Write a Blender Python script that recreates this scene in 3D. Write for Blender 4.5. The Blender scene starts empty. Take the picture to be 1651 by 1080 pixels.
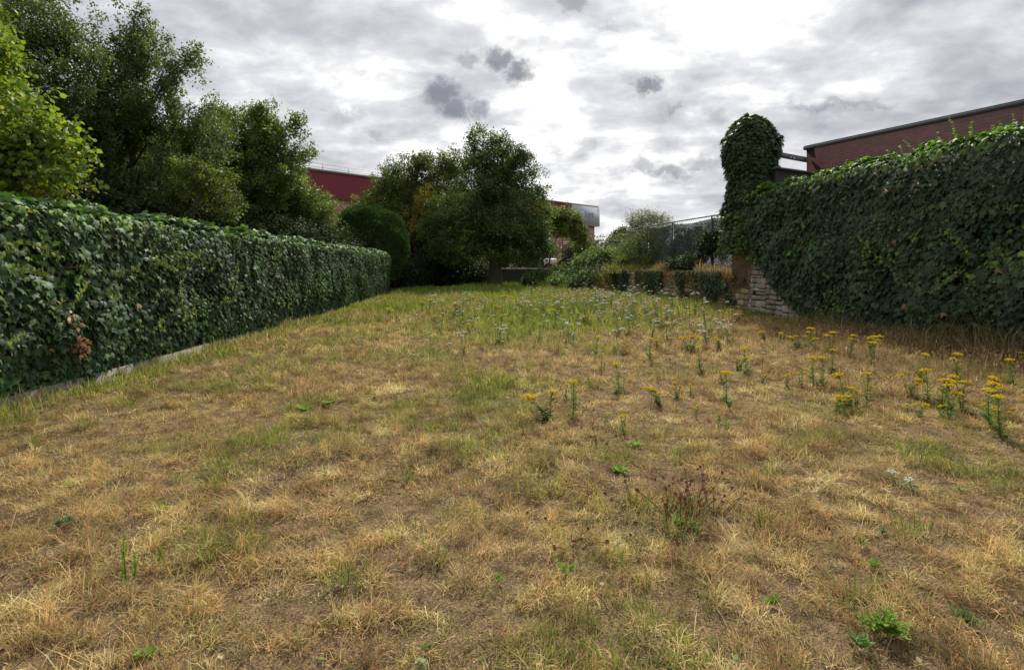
import bpy, math, random
import numpy as np
from mathutils import Vector

# ------------------------------------------------------------------ camera, sky, sun, exposure
S = bpy.context.scene
COL = S.collection
F = 850.0                      # focal length in photo pixels (1651 wide)
CX, HY = 825.5, 432.0          # centre column and horizon row of the photograph
EYE = 1.5

cam_d = bpy.data.cameras.new('camera')
cam = bpy.data.objects.new('camera', cam_d)
COL.objects.link(cam)
cam.location = (0, 0, EYE)
cam.rotation_euler = (math.radians(90), 0, 0)
cam_d.sensor_width = 36
cam_d.lens = F / 1651 * 36
cam_d.shift_y = -(540 - HY) / 1651
cam_d.clip_start = 0.05
cam_d.clip_end = 5000
S.camera = cam

SUN_EL = math.radians(46)
SUN_AZ = math.radians(11)      # to the right of straight ahead (+Y)
sun_dir = Vector((math.sin(SUN_AZ) * math.cos(SUN_EL), math.cos(SUN_AZ) * math.cos(SUN_EL), math.sin(SUN_EL)))
sd = bpy.data.lights.new('sun', 'SUN')
sd.energy = 5.0
sd.angle = math.radians(1.2)
sd.color = (1.0, 0.93, 0.80)
sun = bpy.data.objects.new('sun', sd)
COL.objects.link(sun)
sun.rotation_euler = sun_dir.to_track_quat('Z', 'Y').to_euler()

S.view_settings.view_transform = 'Standard'
S.view_settings.look = 'None'
S.view_settings.exposure = 0.14
S.view_settings.gamma = 1.0
S.render.engine = 'CYCLES'
S.cycles.max_bounces = 6
S.cycles.diffuse_bounces = 3
S.cycles.glossy_bounces = 2
S.cycles.transmission_bounces = 4
S.cycles.transparent_max_bounces = 8
S.cycles.sample_clamp_indirect = 4

wd = bpy.data.worlds.new('World')
S.world = wd
wd.use_nodes = True


class NT:
    """tiny node-building helper"""
    def __init__(self, tree):
        self.t = tree
        tree.nodes.clear()

    def n(self, typ, **kw):
        nd = self.t.nodes.new(typ)
        for k, v in kw.items():
            setattr(nd, k, v)
        return nd

    def link(self, a, b):
        self.t.links.new(a, b)

    def put(self, sock, v):
        if isinstance(v, bpy.types.NodeSocket):
            self.t.links.new(v, sock)
        else:
            sock.default_value = v

    def m(self, op, a, b=None, c=None, clamp=False):
        nd = self.n('ShaderNodeMath', operation=op)
        nd.use_clamp = clamp
        self.put(nd.inputs[0], a)
        if b is not None:
            self.put(nd.inputs[1], b)
        if c is not None:
            self.put(nd.inputs[2], c)
        return nd.outputs[0]

    def vm(self, op, a, b=None, out=0):
        nd = self.n('ShaderNodeVectorMath', operation=op)
        self.put(nd.inputs[0], a)
        if b is not None:
            self.put(nd.inputs[1], b)
        return nd.outputs[out]

    def xyz(self, x, y, z=0.0):
        nd = self.n('ShaderNodeCombineXYZ')
        self.put(nd.inputs[0], x); self.put(nd.inputs[1], y); self.put(nd.inputs[2], z)
        return nd.outputs[0]

    def noise(self, vec, scale, detail=4, rough=0.55, dist=0.0, out='Fac'):
        nd = self.n('ShaderNodeTexNoise')
        self.put(nd.inputs['Vector'], vec)
        nd.inputs['Scale'].default_value = scale
        nd.inputs['Detail'].default_value = detail
        nd.inputs['Roughness'].default_value = rough
        nd.inputs['Distortion'].default_value = dist
        return nd.outputs[out]

    def smooth(self, v, a, b, c=0.0, d=1.0):
        nd = self.n('ShaderNodeMapRange', interpolation_type='SMOOTHSTEP')
        self.put(nd.inputs[0], v)
        nd.inputs[1].default_value = a; nd.inputs[2].default_value = b
        nd.inputs[3].default_value = c; nd.inputs[4].default_value = d
        return nd.outputs[0]

    def mix(self, f, a, b, mode='MIX'):
        nd = self.n('ShaderNodeMix', data_type='RGBA', blend_type=mode)
        self.put(nd.inputs[0], f)
        for s, v in ((nd.inputs[6], a), (nd.inputs[7], b)):
            if not isinstance(v, bpy.types.NodeSocket) and len(v) == 3:
                v = (*v, 1)
            self.put(s, v)
        return nd.outputs[2]

    def ramp(self, fac, stops):
        nd = self.n('ShaderNodeValToRGB')
        self.put(nd.inputs[0], fac)
        e = nd.color_ramp.elements
        while len(e) < len(stops):
            e.new(0.5)
        for el, (p, c) in zip(e, stops):
            el.position = p
            el.color = (*c, 1) if len(c) == 3 else c
        return nd.outputs[0]


def build_sky():
    g = NT(wd.node_tree)
    tc = g.n('ShaderNodeTexCoord').outputs['Generated']
    sp = g.n('ShaderNodeSeparateXYZ'); g.link(tc, sp.inputs[0])
    x, y, z = sp.outputs
    sky = g.n('ShaderNodeTexSky', sky_type='NISHITA')
    sky.sun_disc = False
    sky.sun_elevation = SUN_EL
    sky.sun_rotation = SUN_AZ
    # cloud deck: the view direction meets a level layer
    zz = g.m('ADD', g.m('MAXIMUM', z, 0.0), 0.26)
    p = g.xyz(g.m('DIVIDE', x, zz), g.m('DIVIDE', y, zz))
    # broad light and dark of the layer
    big = g.noise(p, 0.75, 3, 0.5, 0.4)
    mid = g.noise(g.vm('ADD', p, (7.3, 2.1, 0)), 3.0, 9, 0.55, 0.25)
    # streaked fleece
    st = g.n('ShaderNodeMapping'); g.link(p, st.inputs[0])
    st.inputs['Rotation'].default_value = (0, 0, math.radians(24))
    st.inputs['Scale'].default_value = (1.0, 1.45, 1.0)
    fl = g.noise(st.outputs[0], 6.5, 10, 0.58, 0.25)
    # light coming through the layer round the sun
    dt = g.vm('DOT_PRODUCT', tc, tuple(Vector((0.115, 0.955, 0.26)).normalized()), out=1)
    dsun = g.vm('DOT_PRODUCT', tc, tuple(sun_dir), out=1)
    glow = g.smooth(dt, 0.80, 1.0)
    glow2 = g.smooth(dsun, 0.55, 1.0)
    lum = g.m('MULTIPLY_ADD', glow, 0.17, 0.585)
    lum = g.m('MULTIPLY_ADD', glow2, 0.03, lum)
    var = g.m('MULTIPLY_ADD', g.m('SUBTRACT', big, 0.5), 0.95, 0.0)
    var = g.m('MULTIPLY_ADD', g.m('SUBTRACT', mid, 0.5), 1.35, var)
    var = g.m('MULTIPLY_ADD', g.m('SUBTRACT', fl, 0.5), 0.62, var)
    # contrast fades towards the horizon, where the layer is seen edge on
    low = g.smooth(z, 0.02, 0.14, 0.55, 1.0)
    var = g.m('MULTIPLY', var, low)
    lum = g.m('ADD', lum, var)
    lum = g.m('MAXIMUM', lum, 0.10)
    # lum above 0.9 goes to bright white
    br = g.smooth(lum, 0.68, 1.02, 0.0, 0.36)
    lum = g.m('ADD', lum, br)
    lum = g.m('MINIMUM', lum, 1.3)
    # small dark cloudlets below the layer
    yy = g.m('MAXIMUM', y, 0.05)
    q = g.xyz(g.m('DIVIDE', x, yy), g.m('DIVIDE', z, yy))
    w1 = g.n('ShaderNodeTexNoise'); g.link(q, w1.inputs['Vector'])
    w1.inputs['Scale'].default_value = 22; w1.inputs['Detail'].default_value = 7; w1.inputs['Roughness'].default_value = 0.68
    wv = g.vm('SCALE', g.vm('SUBTRACT', w1.outputs['Color'], (0.5, 0.5, 0.5)))
    wv.node.inputs['Scale'].default_value = 0.085
    qd = g.vm('ADD', q, wv)
    blobs = [(712, 152, 30, 30, .95), (735, 178, 24, 18, .9), (774, 180, 15, 17, .75), (690, 138, 14, 12, .6), (805, 95, 26, 18, .9), (835, 118, 26, 16, .9),
             (757, 105, 20, 12, .55), (1047, 140, 22, 13, .9), (1040, 268, 26, 14, .7), (1078, 280, 34, 12, .75), (1130, 262, 34, 17, .6),
             (945, 232, 18, 18, .45), (895, 238, 20, 14, .45), (603, 222, 16, 10, .45), (925, 6, 26, 14, .6), (1330, 172, 70, 8, .5),
             (1155, 186, 20, 14, .4), (1093, 173, 20, 6, .5), (1000, 270, 18, 12, .4), (975, 45, 20, 8, .35), (560, 188, 30, 10, .35), (1410, 172, 34, 8, .4)]
    tot = None
    for (bx, by, rx, ry, a) in blobs:
        c = ((bx - CX) / F, (HY - by) / F, 0)
        d = g.vm('LENGTH', g.vm('MULTIPLY', g.vm('SUBTRACT', qd, c), (F / rx, F / ry, 0)), out=1)
        k = g.m('MAXIMUM', g.smooth(d, 0.35, 1.75, a, 0.0), g.smooth(d, 0.9, 3.4, a * .30, 0.0))
        tot = k if tot is None else g.m('MAXIMUM', tot, k)
    tot = g.m('MULTIPLY', tot, g.smooth(y, 0.1, 0.25))
    grey = g.ramp(g.m('MULTIPLY', lum, 0.66), [(0.06, (.25, .265, .30)), (0.18, (.38, .395, .44)), (0.33, (.52, .535, .575)), (0.50, (.77, .775, .80)), (0.70, (1.04, 1.04, 1.04)), (1.0, (1.5, 1.47, 1.42))])
    colr = g.mix(g.m('MULTIPLY', tot, 0.95), grey, (0.19, 0.205, 0.25))
    c10 = g.vm('SCALE', colr); c10.node.inputs['Scale'].default_value = 10.0
    # a little of the blue shows through thin places near the horizon and in the gaps
    thin = g.smooth(g.noise(g.vm('ADD', p, (1.2, 9.7, 0)), 0.9, 6, 0.6, 0.3), 0.52, 0.72, 0.0, 0.22)
    skyc = g.mix(thin, c10, sky.outputs[0])
    # keep both lit by the same sky strength
    bg = g.n('ShaderNodeBackground')
    g.link(skyc, bg.inputs[0])
    bg.inputs[1].default_value = 0.1
    out = g.n('ShaderNodeOutputWorld')
    g.link(bg.outputs[0], out.inputs[0])


build_sky()

# ------------------------------------------------------------------ helpers
R = np.random.default_rng(11)
random.seed(5)


def W(px, py, Y):
    return np.array([(px - CX) / F * Y, Y, EYE + (HY - py) / F * Y])


_perm = np.random.default_rng(3).random((256, 256))


def vnoise(x, y):
    x = np.asarray(x, float); y = np.asarray(y, float)
    xi = np.floor(x).astype(int); yi = np.floor(y).astype(int)
    fx = x - xi; fy = y - yi
    fx = fx * fx * (3 - 2 * fx); fy = fy * fy * (3 - 2 * fy)
    a = _perm[xi & 255, yi & 255]; b = _perm[(xi + 1) & 255, yi & 255]
    c = _perm[xi & 255, (yi + 1) & 255]; d = _perm[(xi + 1) & 255, (yi + 1) & 255]
    return (a * (1 - fx) + b * fx) * (1 - fy) + (c * (1 - fx) + d * fx) * fy


def fbm(x, y, o=4):
    s = 0; a = 0.5; t = 0
    for k in range(o):
        s = s + a * vnoise(x * 2 ** k + 17.3 * k, y * 2 ** k + 5.1 * k); t += a; a *= 0.55
    return s / t


def ground_z(x, y):
    m = np.clip((45 - np.hypot(x, y)) / 10, 0, 1)
    return ((fbm(np.asarray(x) * .35, np.asarray(y) * .35, 3) - .5) * .14 + (fbm(np.asarray(x) * 1.6 + 40, np.asarray(y) * 1.6, 2) - .5) * .07) * m


def wall_x(y):                 # line of the walls on the right
    return 9.226 - 0.126 * y


def hedge_x(y):                # face of the ivy wall on the left
    return -5.31 - (y - 5.47) * (1.3 / 22.2)


def mesh(name, verts, faces, mat=None, parent=None, col=None, smooth=False, loc=None):
    """faces: (M,k) array or a list of such arrays; col: (N,3) per vertex; mat may be a list with face index array"""
    me = bpy.data.meshes.new(name)
    verts = np.asarray(verts, np.float32).reshape(-1, 3)
    if isinstance(faces, np.ndarray):
        faces = [faces]
    li = np.concatenate([np.asarray(f, np.int32).reshape(-1) for f in faces])
    ln = np.concatenate([np.full(len(f), np.asarray(f).shape[1], np.int32) for f in faces])
    ls = np.concatenate([[0], np.cumsum(ln)[:-1]]).astype(np.int32)
    me.vertices.add(len(verts)); me.vertices.foreach_set('co', verts.ravel())
    me.loops.add(len(li)); me.loops.foreach_set('vertex_index', li)
    me.polygons.add(len(ln)); me.polygons.foreach_set('loop_start', ls)
    try:
        me.polygons.foreach_set('loop_total', ln)
    except Exception:
        pass
    if smooth:
        me.polygons.foreach_set('use_smooth', np.ones(len(ln), bool))
    me.update(calc_edges=True)
    if col is not None:
        at = me.attributes.new('Col', 'FLOAT_COLOR', 'POINT')
        c4 = np.ones((len(verts), 4), np.float32); c4[:, :3] = col
        at.data.foreach_set('color', c4.ravel())
    if mat is not None:
        me.materials.append(mat)
    o = bpy.data.objects.new(name, me)
    COL.objects.link(o)
    if parent is not None:
        o.parent = parent
    if loc is not None:
        o.location = loc
    return o


def empty(name, loc=(0, 0, 0), rz=0.0):
    o = bpy.data.objects.new(name, None)
    COL.objects.link(o)
    o.location = loc
    o.rotation_euler = (0, 0, rz)
    o.empty_display_size = 0.2
    return o


def tag(o, label=None, cat=None, group=None, kind=None):
    if label: o['label'] = label
    if cat: o['category'] = cat
    if group: o['group'] = group
    if kind: o['kind'] = kind
    return o


class MB:
    """collects boxes and tubes into one mesh"""
    def __init__(self):
        self.v = []; self.q = []; self.t = []; self.c = []; self.n = 0

    def add(self, v, q=None, t=None, c=None):
        v = np.asarray(v, float).reshape(-1, 3)
        if q is not None and len(q): self.q.append(np.asarray(q) + self.n)
        if t is not None and len(t): self.t.append(np.asarray(t) + self.n)
        self.v.append(v); self.n += len(v)
        if c is None: c = (1, 1, 1)
        c = np.asarray(c, float)
        self.c.append(np.tile(c, (len(v), 1)) if c.ndim == 1 else c)

    def box(self, x0, x1, y0, y1, z0, z1, c=None, bev=0.0):
        if bev <= 0:
            v = [(x, y, z) for z in (z0, z1) for y in (y0, y1) for x in (x0, x1)]
            q = [(0, 2, 3, 1), (4, 5, 7, 6), (0, 1, 5, 4), (2, 6, 7, 3), (0, 4, 6, 2), (1, 3, 7, 5)]
            self.add(v, q, c=c)
        else:
            b = bev
            # rounded by an extra ring at top and bottom
            def ring(d, z):
                return [(x0 + d, y0 + d, z), (x1 - d, y0 + d, z), (x1 - d, y1 - d, z), (x0 + d, y1 - d, z)]
            v = ring(b, z0) + ring(0, z0 + b) + ring(0, z1 - b) + ring(b, z1)
            q = [(3, 2, 1, 0), (12, 13, 14, 15)]
            for r in range(3):
                for k in range(4):
                    q.append((r * 4 + k, r * 4 + (k + 1) % 4, r * 4 + 4 + (k + 1) % 4, r * 4 + 4 + k))
            self.add(v, q, c=c)

    def tube(self, pts, rad, sides=6, c=None, cap=True):
        pts = np.asarray(pts, float)
        n = len(pts)
        rad = np.full(n, rad) if np.isscalar(rad) else np.asarray(rad, float)
        tang = np.gradient(pts, axis=0)
        tang /= np.linalg.norm(tang, axis=1)[:, None] + 1e-9
        ref = np.array([0.0, 0, 1]) if abs(tang[0][2]) < .9 else np.array([1.0, 0, 0])
        vs = []
        for i in range(n):
            a = np.cross(tang[i], ref); a /= np.linalg.norm(a) + 1e-9
            b = np.cross(a, tang[i])
            ang = np.arange(sides) * 2 * math.pi / sides
            vs.append(pts[i] + rad[i] * (np.cos(ang)[:, None] * a + np.sin(ang)[:, None] * b))
        v = np.concatenate(vs)
        q = []
        for i in range(n - 1):
            for k in range(sides):
                q.append((i * sides + k, i * sides + (k + 1) % sides, (i + 1) * sides + (k + 1) % sides, (i + 1) * sides + k))
        t = []
        if cap:
            v = np.vstack([v, pts[0], pts[-1]])
            for k in range(sides):
                t.append((len(v) - 2, (k + 1) % sides, k))
                t.append((len(v) - 1, (n - 1) * sides + k, (n - 1) * sides + (k + 1) % sides))
        self.add(v, q, t, c=c)

    def build(self, name, mat, parent=None, smooth=False, loc=None, label=None):
        fs = []
        if self.q: fs.append(np.concatenate(self.q))
        if self.t: fs.append(np.concatenate(self.t))
        o = mesh(name, np.concatenate(self.v), fs, mat, parent, np.concatenate(self.c), smooth, loc)
        if label: o['label'] = label
        return o


# leaf templates: tip towards +y, face towards +z
def tmpl_ivy():
    o = [(0, .0, 0), (.20, -.10, -.02), (.50, .08, -.05), (.34, .30, .0), (.50, .58, -.06), (.19, .62, .01), (0, 1.02, -.09)]
    right = o[1:-1]
    left = [(-a, b, c) for a, b, c in reversed(right)]
    v = [(0, .33, .07)] + [o[0]] + right + [o[-1]] + left
    n = len(v) - 1
    t = [(0, 1 + i, 1 + (i + 1) % n) for i in range(n)]
    return np.array(v, float), np.array(t)


def tmpl_diamond(w=.28, f=.07):
    v = np.array([(0, 0, 0), (w, .42, f), (0, 1, -.05), (-w, .42, f)], float)
    return v, np.array([(0, 1, 2), (0, 2, 3)])


def tmpl_round():
    v = np.array([(0, 0, 0), (.36, .22, .05), (.42, .6, .07), (0, 1.05, -.08), (-.42, .6, .07), (-.36, .22, .05)], float)
    return v, np.array([(0, 1, 2), (0, 2, 3), (0, 3, 4), (0, 4, 5)])


IVY = tmpl_ivy(); DIA = tmpl_diamond(); RND = tmpl_round(); NAR = tmpl_diamond(.13, .03)


def unit(a):
    return a / (np.linalg.norm(a, axis=-1, keepdims=True) + 1e-9)


def leaves(pos, tip, nrm, size, cols, T):
    """pos,tip,nrm (n,3), size (n,), cols (n,3) -> verts, tris, vertex colours"""
    V, Tt = T
    t = unit(tip)
    n = nrm - (nrm * t).sum(1, keepdims=True) * t
    n = unit(n)
    b = np.cross(t, n)
    P = pos[:, None, :] + size[:, None, None] * (V[None, :, 0:1] * b[:, None, :] + V[None, :, 1:2] * t[:, None, :] + V[None, :, 2:3] * n[:, None, :])
    k = len(V)
    tris = (Tt[None] + (np.arange(len(pos)) * k)[:, None, None]).reshape(-1, 3)
    cc = np.repeat(cols, k, axis=0)
    return P.reshape(-1, 3), tris, cc


def palette(n, cols, weights, jit=.18):
    cols = np.array(cols, float)
    w = np.array(weights, float); w /= w.sum()
    idx = R.choice(len(cols), n, p=w)
    c = cols[idx]
    c = c * (1 + (R.random((n, 1)) - .5) * 2 * jit) * (1 + (R.random((n, 3)) - .5) * jit * .5)
    return np.clip(c, 0.002, 1)


# ------------------------------------------------------------------ materials
def mat_new(name):
    m = bpy.data.materials.new(name)
    m.use_nodes = True
    return m, NT(m.node_tree)


def finish(g, shader):
    out = g.n('ShaderNodeOutputMaterial')
    g.link(shader, out.inputs[0])


def principled(g, col, rough=.7, spec=.3, metal=0.0, normal=None):
    b = g.n('ShaderNodeBsdfPrincipled')
    g.put(b.inputs['Base Color'], col if isinstance(col, bpy.types.NodeSocket) or len(col) == 4 else (*col, 1))
    g.put(b.inputs['Roughness'], rough)
    g.put(b.inputs['Specular IOR Level'], spec)
    g.put(b.inputs['Metallic'], metal)
    if normal is not None:
        g.link(normal, b.inputs['Normal'])
    return b


def foliage_mat(name, rough=.5, spec=.3, trans=.3, tint=(1.45, 1.5, .65), dark=1.0):
    m, g = mat_new(name)
    at = g.n('ShaderNodeAttribute', attribute_name='Col').outputs['Color']
    nz = g.noise(g.n('ShaderNodeTexCoord').outputs['Object'], 1.3, 3, .6)
    fac = g.m('MULTIPLY_ADD', nz, 1.0, .55)
    base = g.vm('MULTIPLY', at, g.xyz(g.m('MULTIPLY', fac, dark), g.m('MULTIPLY', fac, dark), g.m('MULTIPLY', fac, dark)))
    b = principled(g, base, rough, spec)
    tr = g.n('ShaderNodeBsdfTranslucent')
    g.link(g.vm('MULTIPLY', base, tint), tr.inputs[0])
    mx = g.n('ShaderNodeMixShader'); mx.inputs[0].default_value = trans
    g.link(b.outputs[0], mx.inputs[1]); g.link(tr.outputs[0], mx.inputs[2])
    finish(g, mx.outputs[0])
    return m


def attr_mat(name, rough=.8, spec=.2, noise=0.0, scale=6.0, bump=0.0, metal=0.0, trans=0.0):
    m, g = mat_new(name)
    at = g.n('ShaderNodeAttribute', attribute_name='Col').outputs['Color']
    tc = g.n('ShaderNodeTexCoord').outputs['Object']
    nz = g.noise(tc, scale, 6, .65)
    k = g.m('MULTIPLY_ADD', g.m('SUBTRACT', nz, .5), noise * 2, 1.0)
    base = g.vm('MULTIPLY', at, g.xyz(k, k, k))
    nrm = None
    if bump:
        bp = g.n('ShaderNodeBump'); bp.inputs['Strength'].default_value = bump; bp.inputs['Distance'].default_value = .02
        g.link(nz, bp.inputs['Height']); nrm = bp.outputs[0]
    b = principled(g, base, rough, spec, metal, nrm)
    sh = b.outputs[0]
    if trans:
        tr = g.n('ShaderNodeBsdfTranslucent'); g.link(base, tr.inputs[0])
        mx = g.n('ShaderNodeMixShader'); mx.inputs[0].default_value = trans
        g.link(sh, mx.inputs[1]); g.link(tr.outputs[0], mx.inputs[2]); sh = mx.outputs[0]
    finish(g, sh)
    return m


M_leaf = foliage_mat('tree_leaves', .5, .28, .42, dark=1.28)
M_dark = foliage_mat('shrub_leaves', .6, .12, .22)
M_ivy = foliage_mat('ivy_leaves', .50, .17, .18, (1.5, 1.9, .6))
M_grass = attr_mat('grass_blades', .65, .18, trans=.38)
M_petal = attr_mat('petals', .7, .1, trans=.6)
M_white = attr_mat('white_petals', .7, .1, trans=.72)
M_bark = attr_mat('bark', .9, .15, .45, 9, .7)
M_stone = attr_mat('stone', .9, .15, .35, 9, .9)
M_conc = attr_mat('concrete', .9, .2, .28, 5, .5)
M_metal = attr_mat('painted_metal', .45, .4, .12, 3)
M_sheet = attr_mat('profiled_sheet', .5, .35, .10, .7)
M_rubber = attr_mat('rubber', .85, .2, .2, 9)


def brick_mat(name, c1, c2, mortar):
    m, g = mat_new(name)
    sp = g.n('ShaderNodeSeparateXYZ'); g.link(g.n('ShaderNodeTexCoord').outputs['Object'], sp.inputs[0])
    v = g.xyz(g.m('ADD', sp.outputs[0], sp.outputs[1]), sp.outputs[2])
    wob = g.vm('SCALE', g.noise(v, 5, 2, .5, out='Color')); wob.node.inputs['Scale'].default_value = .010
    v2 = g.vm('ADD', v, wob)
    br = g.n('ShaderNodeTexBrick'); g.link(v2, br.inputs['Vector'])
    br.inputs['Color1'].default_value = (*c1, 1); br.inputs['Color2'].default_value = (*c2, 1); br.inputs['Mortar'].default_value = (*mortar, 1)
    br.inputs['Scale'].default_value = 1; br.inputs['Brick Width'].default_value = .225; br.inputs['Row Height'].default_value = .082
    br.inputs['Mortar Size'].default_value = .0075; br.inputs['Mortar Smooth'].default_value = .15
    nz = g.noise(v, 3.0, 6, .7); nz2 = g.noise(v, 26, 4, .7)
    k = g.m('ADD', g.m('MULTIPLY_ADD', nz, 1.0, .35), g.m('MULTIPLY', g.m('SUBTRACT', nz2, .5), .9))
    base = g.vm('MULTIPLY', br.outputs[0], g.xyz(k, k, k))
    eff = g.smooth(g.noise(g.vm('ADD', v, (3, 3, 3)), 1.7, 7, .75), .60, .78, 0, .22)   # lime bloom on old brick
    base = g.mix(eff, base, (.19, .15, .14))
    h = g.m('SUBTRACT', g.m('MULTIPLY', nz2, .35), br.outputs[1])
    bp = g.n('ShaderNodeBump'); bp.inputs['Strength'].default_value = .8; bp.inputs['Distance'].default_value = .012
    g.link(h, bp.inputs['Height'])
    b = principled(g, base, .9, .15, 0, bp.outputs[0])
    finish(g, b.outputs[0])
    return m


M_brick = brick_mat('red_brick', (.074, .024, .025), (.044, .018, .020), (.085, .058, .058))
M_oldbrick = brick_mat('old_brick', (.30, .195, .135), (.20, .130, .095), (.27, .24, .20))


def ground_mat():
    m, g = mat_new('dry_lawn_soil')
    tc = g.n('ShaderNodeTexCoord').outputs['Object']
    sp = g.n('ShaderNodeSeparateXYZ'); g.link(tc, sp.inputs[0])
    a = g.noise(tc, 1.1, 6, .6); b2 = g.noise(tc, 38, 5, .7); c = g.noise(tc, 9, 5, .65)
    c2 = g.noise(tc, 120, 5, .75)
    col = g.ramp(g.m('MULTIPLY_ADD', c2, .7, g.m('MULTIPLY', c, .3)), [(.38, (.045, .032, .020)), (.47, (.13, .092, .052)), (.55, (.28, .20, .11)), (.67, (.50, .38, .21))])
    gr = g.mix(a, (.08, .10, .03), (.17, .19, .05))
    far = g.smooth(sp.outputs[1], 12.0, 24.0, 0, .75)
    f = g.m('MULTIPLY', g.smooth(g.noise(g.vm('ADD', tc, (5, 5, 0)), .8, 5, .6), .46, .62, .15, 1.0), far)
    f = g.m('ADD', f, g.smooth(g.noise(g.vm('ADD', tc, (25, 5, 0)), 1.6, 5, .6), .58, .70, 0, .35), clamp=True)
    col = g.mix(f, col, gr)
    k = g.m('MULTIPLY_ADD', b2, 1.3, .35)
    col = g.vm('MULTIPLY', col, g.xyz(k, k, k))
    bp = g.n('ShaderNodeBump'); bp.inputs['Strength'].default_value = 1; bp.inputs['Distance'].default_value = .03
    g.link(g.m('ADD', b2, c), bp.inputs['Height'])
    p = principled(g, col, 1.0, .05, 0, bp.outputs[0])
    finish(g, p.outputs[0])
    return m


M_ground = ground_mat()


def netting_mat():
    m, g = mat_new('shade_netting')
    tc = g.n('ShaderNodeTexCoord').outputs['Object']
    nz = g.noise(tc, 1.2, 4, .6)
    col = g.mix(nz, (.020, .026, .028), (.045, .055, .058))
    p = principled(g, col, .8, .2)
    tr = g.n('ShaderNodeBsdfTransparent')
    mx = g.n('ShaderNodeMixShader'); mx.inputs[0].default_value = .84
    g.link(tr.outputs[0], mx.inputs[1]); g.link(p.outputs[0], mx.inputs[2])
    finish(g, mx.outputs[0])
    return m


M_net = netting_mat()

# ------------------------------------------------------------------ the ground
def axis(lo, hi, step, far, grow=1.35):
    a = list(np.arange(lo, hi + 1e-6, step))
    s = step; x = hi
    while x < far:
        s *= grow; x += s; a.append(x)
    s = step; x = lo; b = []
    while x > -far:
        s *= grow; x -= s; b.append(x)
    return np.array(b[::-1] + a)


gx = axis(-10, 10.5, .22, 1800); gy = axis(-2, 40, .22, 1800)
GX, GY = np.meshgrid(gx, gy, indexing='ij')
GZ = ground_z(GX, GY)
nx, ny = GX.shape
ii = (np.arange(nx - 1)[:, None] * ny + np.arange(ny - 1)[None]).ravel()
q = np.stack([ii, ii + ny, ii + ny + 1, ii + 1], 1)
o = mesh('ground', np.stack([GX, GY, GZ], -1).reshape(-1, 3), q, M_ground, smooth=True)
tag(o, kind='structure')

# raised ground behind the stone wall and beyond the end of the lawn
BACK = 38.9
b = MB()
poly = [(wall_x(16.9) + .42, 16.9), (60, 16.9), (60, 900), (-70, 900), (-70, BACK + .25), (wall_x(28.6) + .42, BACK + .25)]
top = []
n = len(poly)
v = [(x, y, 1.26) for x, y in poly] + [(x, y, -.3) for x, y in poly]
me_v = np.array(v)
me = bpy.data.meshes.new('raised_ground')
me.from_pydata([tuple(p) for p in me_v], [], [tuple(range(n))] + [(i, i + n, (i + 1) % n + n, (i + 1) % n) for i in range(n)])
me.materials.append(M_ground)
o = bpy.data.objects.new('raised_ground', me); COL.objects.link(o); tag(o, kind='structure')

# ------------------------------------------------------------------ ivy
IVY_DK = [(.040, .080, .030), (.026, .056, .026), (.052, .100, .034), (.075, .125, .032), (.046, .082, .044)]
IVY_W = [4, 4, 3, 1.2, 3]


def ivy_face(P0, P1, z0, z1, dens, N, zmin=None, mask=None, size=(.075, .15), bulge=.16, toplight=.25, cols=IVY_DK, wts=IVY_W, topz=None):
    """ivy covering one face of a wall from P0 to P1 (2D), leaves shingled, tips down"""
    P0 = np.array(P0, float); P1 = np.array(P1, float)
    L = np.linalg.norm(P1 - P0)
    n = int(L * (z1 - z0) * dens)
    u = R.random(n) * L; z = z0 + R.random(n) * (z1 - z0)
    lay = R.random(n)
    off = np.clip(bulge * (fbm(u * 1.1 + 3, z * 1.1, 3) * 1.5 - .2) + lay * .10, .0, 1) * np.clip((z + .1) / .9, .25, 1)
    keep = np.ones(n, bool)
    if mask is not None:
        keep &= mask(u, z, P0[1] + (P1[1] - P0[1]) * u / L)
    gap = fbm(u * 3.1 + 50, z * 3.1 + 9, 2)
    keep &= (gap > .12) | (lay < .4)
    u, z, lay, off = u[keep], z[keep], lay[keep], off[keep]
    n = len(u)
    d = (P1 - P0) / L
    pos = np.zeros((n, 3)); pos[:, :2] = P0 + d * u[:, None] + np.array(N)[None] * (off + .03)[:, None]; pos[:, 2] = z
    N3 = np.array([N[0], N[1], 0.0]); D3 = np.array([d[0], d[1], 0.0])
    el = R.normal(.52, .30, n)
    nr = N3 * np.cos(el)[:, None] + np.array([0, 0, 1.0]) * np.sin(el)[:, None] + D3 * R.normal(0, .38, n)[:, None]
    tp = np.array([0, 0, -1.0]) + D3 * R.normal(0, .55, n)[:, None] + N3 * R.normal(.45, .2, n)[:, None]
    s = (size[0] + (size[1] - size[0]) * R.random(n) ** 1.3) * (.72 + .55 * fbm(u * .8 + 41, z * .9 + 7, 2))
    c = palette(n, cols, wts, .34) * (.62 + .8 * fbm(u * 2.3 + 17, z * 2.3 + 23, 3))[:, None]
    dd_ = R.random(n) < .004
    c[dd_] = palette(int(dd_.sum()), [(.30, .17, .07), (.36, .28, .10), (.20, .10, .05)], [2, 2, 2], .2)
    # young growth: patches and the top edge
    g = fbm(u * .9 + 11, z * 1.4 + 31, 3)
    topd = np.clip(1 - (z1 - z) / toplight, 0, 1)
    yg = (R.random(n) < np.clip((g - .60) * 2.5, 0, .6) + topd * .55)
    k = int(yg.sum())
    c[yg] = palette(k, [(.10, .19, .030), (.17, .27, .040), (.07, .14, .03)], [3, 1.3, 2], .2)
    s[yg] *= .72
    return pos, tp, nr, s, c


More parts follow.
